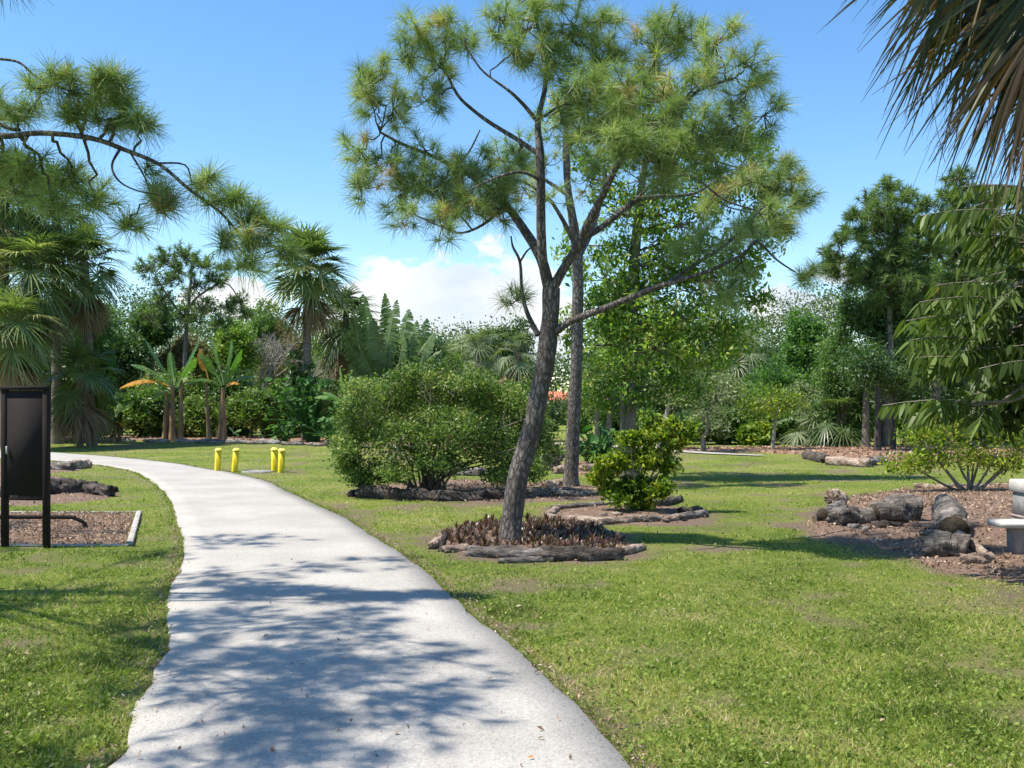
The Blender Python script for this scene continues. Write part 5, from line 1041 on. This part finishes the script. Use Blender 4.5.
# edging of stones and logs along the woods
def stone(label, px, py, r, mat, group):
    c = G(px, py); n = 10; g = Geo(); a = c+np.array([-r, 0, 0]); b = c+np.array([r, 0, 0]); p = np.linspace(a, b, 7); p[:, 2] = r*.3; rr = (.06+.12*r)*np.sin(np.linspace(.25, PI-.25, 7))**.5*(.7+.6*R.rand(7)); p[:, 2] = .06
    tube(g, p, rr, n, 1.0, True); tag(g.build('edging_stone', M[mat], None, False, c), label, 'stone', group)
px = -130
while px < 415:
    r = .14+.5*R.rand()**2; s = F/1600*(np.interp(px, [-150, 50, 200, 320, 420], [443, 441, 443, 446, 450])-HZ); Yl = 1600/(np.interp(px, [-150, 50, 200, 320, 420], [443, 441, 443, 446, 450])-HZ)
    stone('rough pale stone in the edging row along the far woods', px, HZ+1600/Yl+R.normal()*.25, r, R.choice(['rock', 'rock', 'weathered']), 'edging stones along the far woods')
    px += r*1.75*F/Yl*(.8+.4*R.rand())

# ------------------------------------------------------------------ bromeliads
protos = []
for k in range(4):
    g = Geo(); n = 20; a = R.rand(n)*2*PI; e = rad(35)+R.rand(n)*rad(50); D = np.c_[np.cos(a)*np.cos(e), np.sin(a)*np.cos(e), np.sin(e)]
    S = nrm(np.cross(D, [0, 0, 1.]));
    strips(g, np.zeros((n, 3)), D, S, .17+.1*R.rand(n), .032, .3, 4, np.clip(.5+R.normal(size=n)*.3, 0, 1), np.array([.9, 1, .9, .6, .05]))
    o = g.build('bromeliad', M['brom']); protos.append(o)
lab = 'small dark red rosette of pointed leaves in the bed under the leaning pine'
pts = []
poly = BEDS['pine_p']; cc = poly.mean(0); tb = G(510, 545)[:2]
tries = 0
while len(pts) < 230 and tries < 20000:
    tries += 1; x, y = R.rand(2)*(poly.max(0)-poly.min(0))+poly.min(0)
    q = cc+(np.array([x, y])-cc)*1.12
    if not inpoly(np.array([q[0]]), np.array([q[1]]), poly)[0] or np.hypot(x-tb[0], y-tb[1]) < .24 or y < 10.75: continue
    if min([1]+[math.hypot(x-a, y-b) for a, b in pts]) < .075: continue
    pts.append((x, y))
for i, (x, y) in enumerate(pts):
    o = protos[i] if i < 4 else protos[i % 4].copy()
    if i >= 4: COL.objects.link(o)
    o.location = (x, y, .04); o.rotation_euler = (R.normal()*.15, R.normal()*.15, R.rand()*6); s = .48+.34*R.rand()**1.5; o.scale = (s, s, s)
    tag(o, lab, 'bromeliad', 'bromeliads round the leaning pine')

# ------------------------------------------------------------------ notice board, pipe, box edging
a = G(5, 547); b = G(46.5, 548); ax = nrm(b-a); L0 = np.linalg.norm(b-a); top = 1.62+(HZ-388)/F*11.25; ang = math.atan2(ax[1], ax[0])
root = empty('notice_board', (a+b)/2, 'tall blank dark brown notice board on two posts in the chip-filled plot', 'notice board')
for q in (a, b):
    g = Geo(); box(g, q+[0, 0, top/2-.02], (.062, .07, top-.02), ang, bev=.006); g.build('post', M['signframe'], root)
mid = (a+b)/2; zb = CAMZ-(500-HZ)/F*11.25; zt = top
g = Geo(); box(g, mid+[0, 0, (zb+zt)/2], (L0-.064, .056, zt-zb-.1), ang); g.build('panel', M['signpanel'], root)
g = Geo(); box(g, mid+[0, -.002, zt-.02], (L0+.075, .085, .045), ang, bev=.006); g.build('top_rail', M['signframe'], root)
g = Geo(); box(g, mid+[0, 0, zb+.02], (L0-.066, .05, .04), ang, bev=.005); g.build('bottom_rail', M['signframe'], root)
g = Geo(); box(g, a+ax*.045+[0, -.045, CAMZ-(450-HZ)/F*11.25], (.018, .016, .09), ang, bev=.003); g.build('latch', M['metal'], root)
g = Geo(); zp = .165; p = [G(-60, 530)+[0, 0, -.05], G(-58, 530)+[0, 0, zp-.04], G(-50, 530)+[0, 0, zp], G(0, 530)+[0, 0, zp], G(66, 530)+[0, 0, zp], G(76, 530)+[0, 0, zp-.02], G(84, 530)+[0, 0, zp-.08], G(88, 530)+[0, 0, -.05]]
tube(g, crom(np.array(p), 6), .026, 10); o = g.build('pipe_rail', M['signframe'], None, True, G(10, 530)); tag(o, 'low dark bent metal pipe rail behind the notice board posts', 'rail')
for (i, j, lab) in [(1, 2, 'weathered timber edge on the right side of the chip-filled plot'), (2, 3, 'weathered timber edge along the back of the chip-filled plot'), (0, 1, 'weathered timber edge along the front of the chip-filled plot')]:
    p0 = BOXC[i]; p1 = BOXC[j]; d = p1-p0; Lx = np.hypot(*d); m = (p0+p1)/2; g = Geo()
    box(g, (m[0], m[1], .022 if i == 1 else .012), (Lx-.15 if i == 1 else Lx-.02, .07 if i == 1 else .045, .06 if i == 1 else .035), math.atan2(d[1], d[0]), bev=.008)
    v = g.v[0]; tag(g.build('timber_edge', M['timber'], None, False, (m[0], m[1], 0)), lab, 'timber edging')

# ------------------------------------------------------------------ bollards
def bollard(px, py, toppx, toppy, w_, label):
    a = G(px, py); Y = a[1]; e = P(toppx, toppy, Y); r = w_/2*Y/F
    root = empty('bollard', a, label, 'bollard', 'yellow bollards on the grass'); g = Geo()
    d = e-a; n = 8
    def prism(g, lo, hi, r, r2=None):
        q = [];
        for z, rr in ((lo, r), (hi, r2 or r)):
            c = a+d*z
            for k in range(4):
                for s in (-1, 1):
                    th = PI/4+k*PI/2+.5; off = s*.12
                    q.append(c+np.array([math.cos(th+off), math.sin(th+off), 0])*rr*1.3)
        f = [[k, (k+1) % 8, 8+(k+1) % 8, 8+k] for k in range(8)]
        V = np.array(q+[a+d*hi]); tr = [[8+k, 8+(k+1) % 8, 16] for k in range(8)]
        g.add(V, f, tr)
    prism(g, -.05, .88, r); g.build('post', M['yellow'], root)
    g = Geo(); prism(g, .88, .93, r*1.18); prism(g, .9305, 1.0, r*1.15, r*.75); g.build('cap', M['capyellow'], root)
bollard(217.5, 471.5, 218.5, 448, 5.2, 'leftmost yellow bollard, standing at the path edge')
bollard(234.5, 472, 236.5, 448, 5.2, 'slightly tilted yellow bollard, second from the left')
bollard(274.5, 471.5, 274.5, 447.5, 5.4, 'left one of the two close-set yellow bollards on the right')
bollard(281, 472.5, 282, 448.5, 5.4, 'rightmost yellow bollard, close beside another')
g = Geo(); c = G(258, 472); tube(g, np.array([c+[0, 0, -.02], c+[0, 0, .03]]), [.42, .38], 14, .2, True); tag(g.build('concrete_pad', M['greystone'], None, True, c), 'flat grey concrete pad in the grass between the yellow bollards', 'concrete pad')

# ------------------------------------------------------------------ bench and pedestal
b0 = G(1019, 561); Y = b0[1]; zt = CAMZ-(523-HZ)/F*Y; root = empty('stone_bench', b0+[.6, .25, 0], 'concrete garden bench with curved slab seat at the right edge', 'bench')
xs_ = np.linspace(-.15, 1.45, 15); g = Geo(); V = []
for x in xs_:
    t = (x+.15)/1.6; yo = .06*math.sin(t*PI); w2 = .21*(1-.25*(abs(t-.5)*2)**6)
    for (dy, z) in ((-w2, zt-.03), (-w2+.02, zt-.06), (w2-.02, zt-.06), (w2, zt-.03), (w2, zt-.012), (w2-.02, zt), (-w2+.02, zt), (-w2, zt-.012)):
        V.append([b0[0]+x, b0[1]+.22+dy-yo, z])
Q = [[i*8+j, i*8+(j+1) % 8, i*8+8+(j+1) % 8, i*8+8+j] for i in range(14) for j in range(8)]
m_ = len(V); V += [list(np.mean(V[:8], 0)), list(np.mean(V[-8:], 0))]
T_ = [[j, m_, (j+1) % 8] for j in range(8)]+[[14*8+j, 14*8+(j+1) % 8, m_+1] for j in range(8)]
g.add(V, Q, T_); g.build('seat', M['whitestone'], root)
for x in (.07, 1.2):
    g = Geo(); box(g, b0+[x, .2, (zt-.062)/2], (.1, .22, zt-.064), 0, bev=.012); box(g, b0+[x, .2, .02], (.12, .25, .05), 0, bev=.01); g.build('leg', M['concrete'], root)
Y = 12.2; x0 = (1015-CX)/F*Y; zc = CAMZ-(480-HZ)/F*Y
root = empty('stone_pedestal', (x0+.2, Y, 0), 'grey concrete pedestal with white cap just behind the stone bench', 'pedestal')
g = Geo(); box(g, (x0+.22, Y, zc-.075), (.4, .4, .15), 0, bev=.012); g.build('cap', M['whitestone'], root)
g = Geo(); box(g, (x0+.22, Y, zc-.29), (.34, .34, .27), 0, bev=.01); g.build('shaft', M['greystone'], root)
g = Geo(); box(g, (x0+.22, Y, zc-.445), (.38, .38, .034), 0, bev=.008); g.build('band', M['concrete'], root)
g = Geo(); box(g, (x0+.22, Y, (zc-.464)/2), (.36, .36, zc-.464), 0, bev=.01); g.build('base', M['greystone'], root)
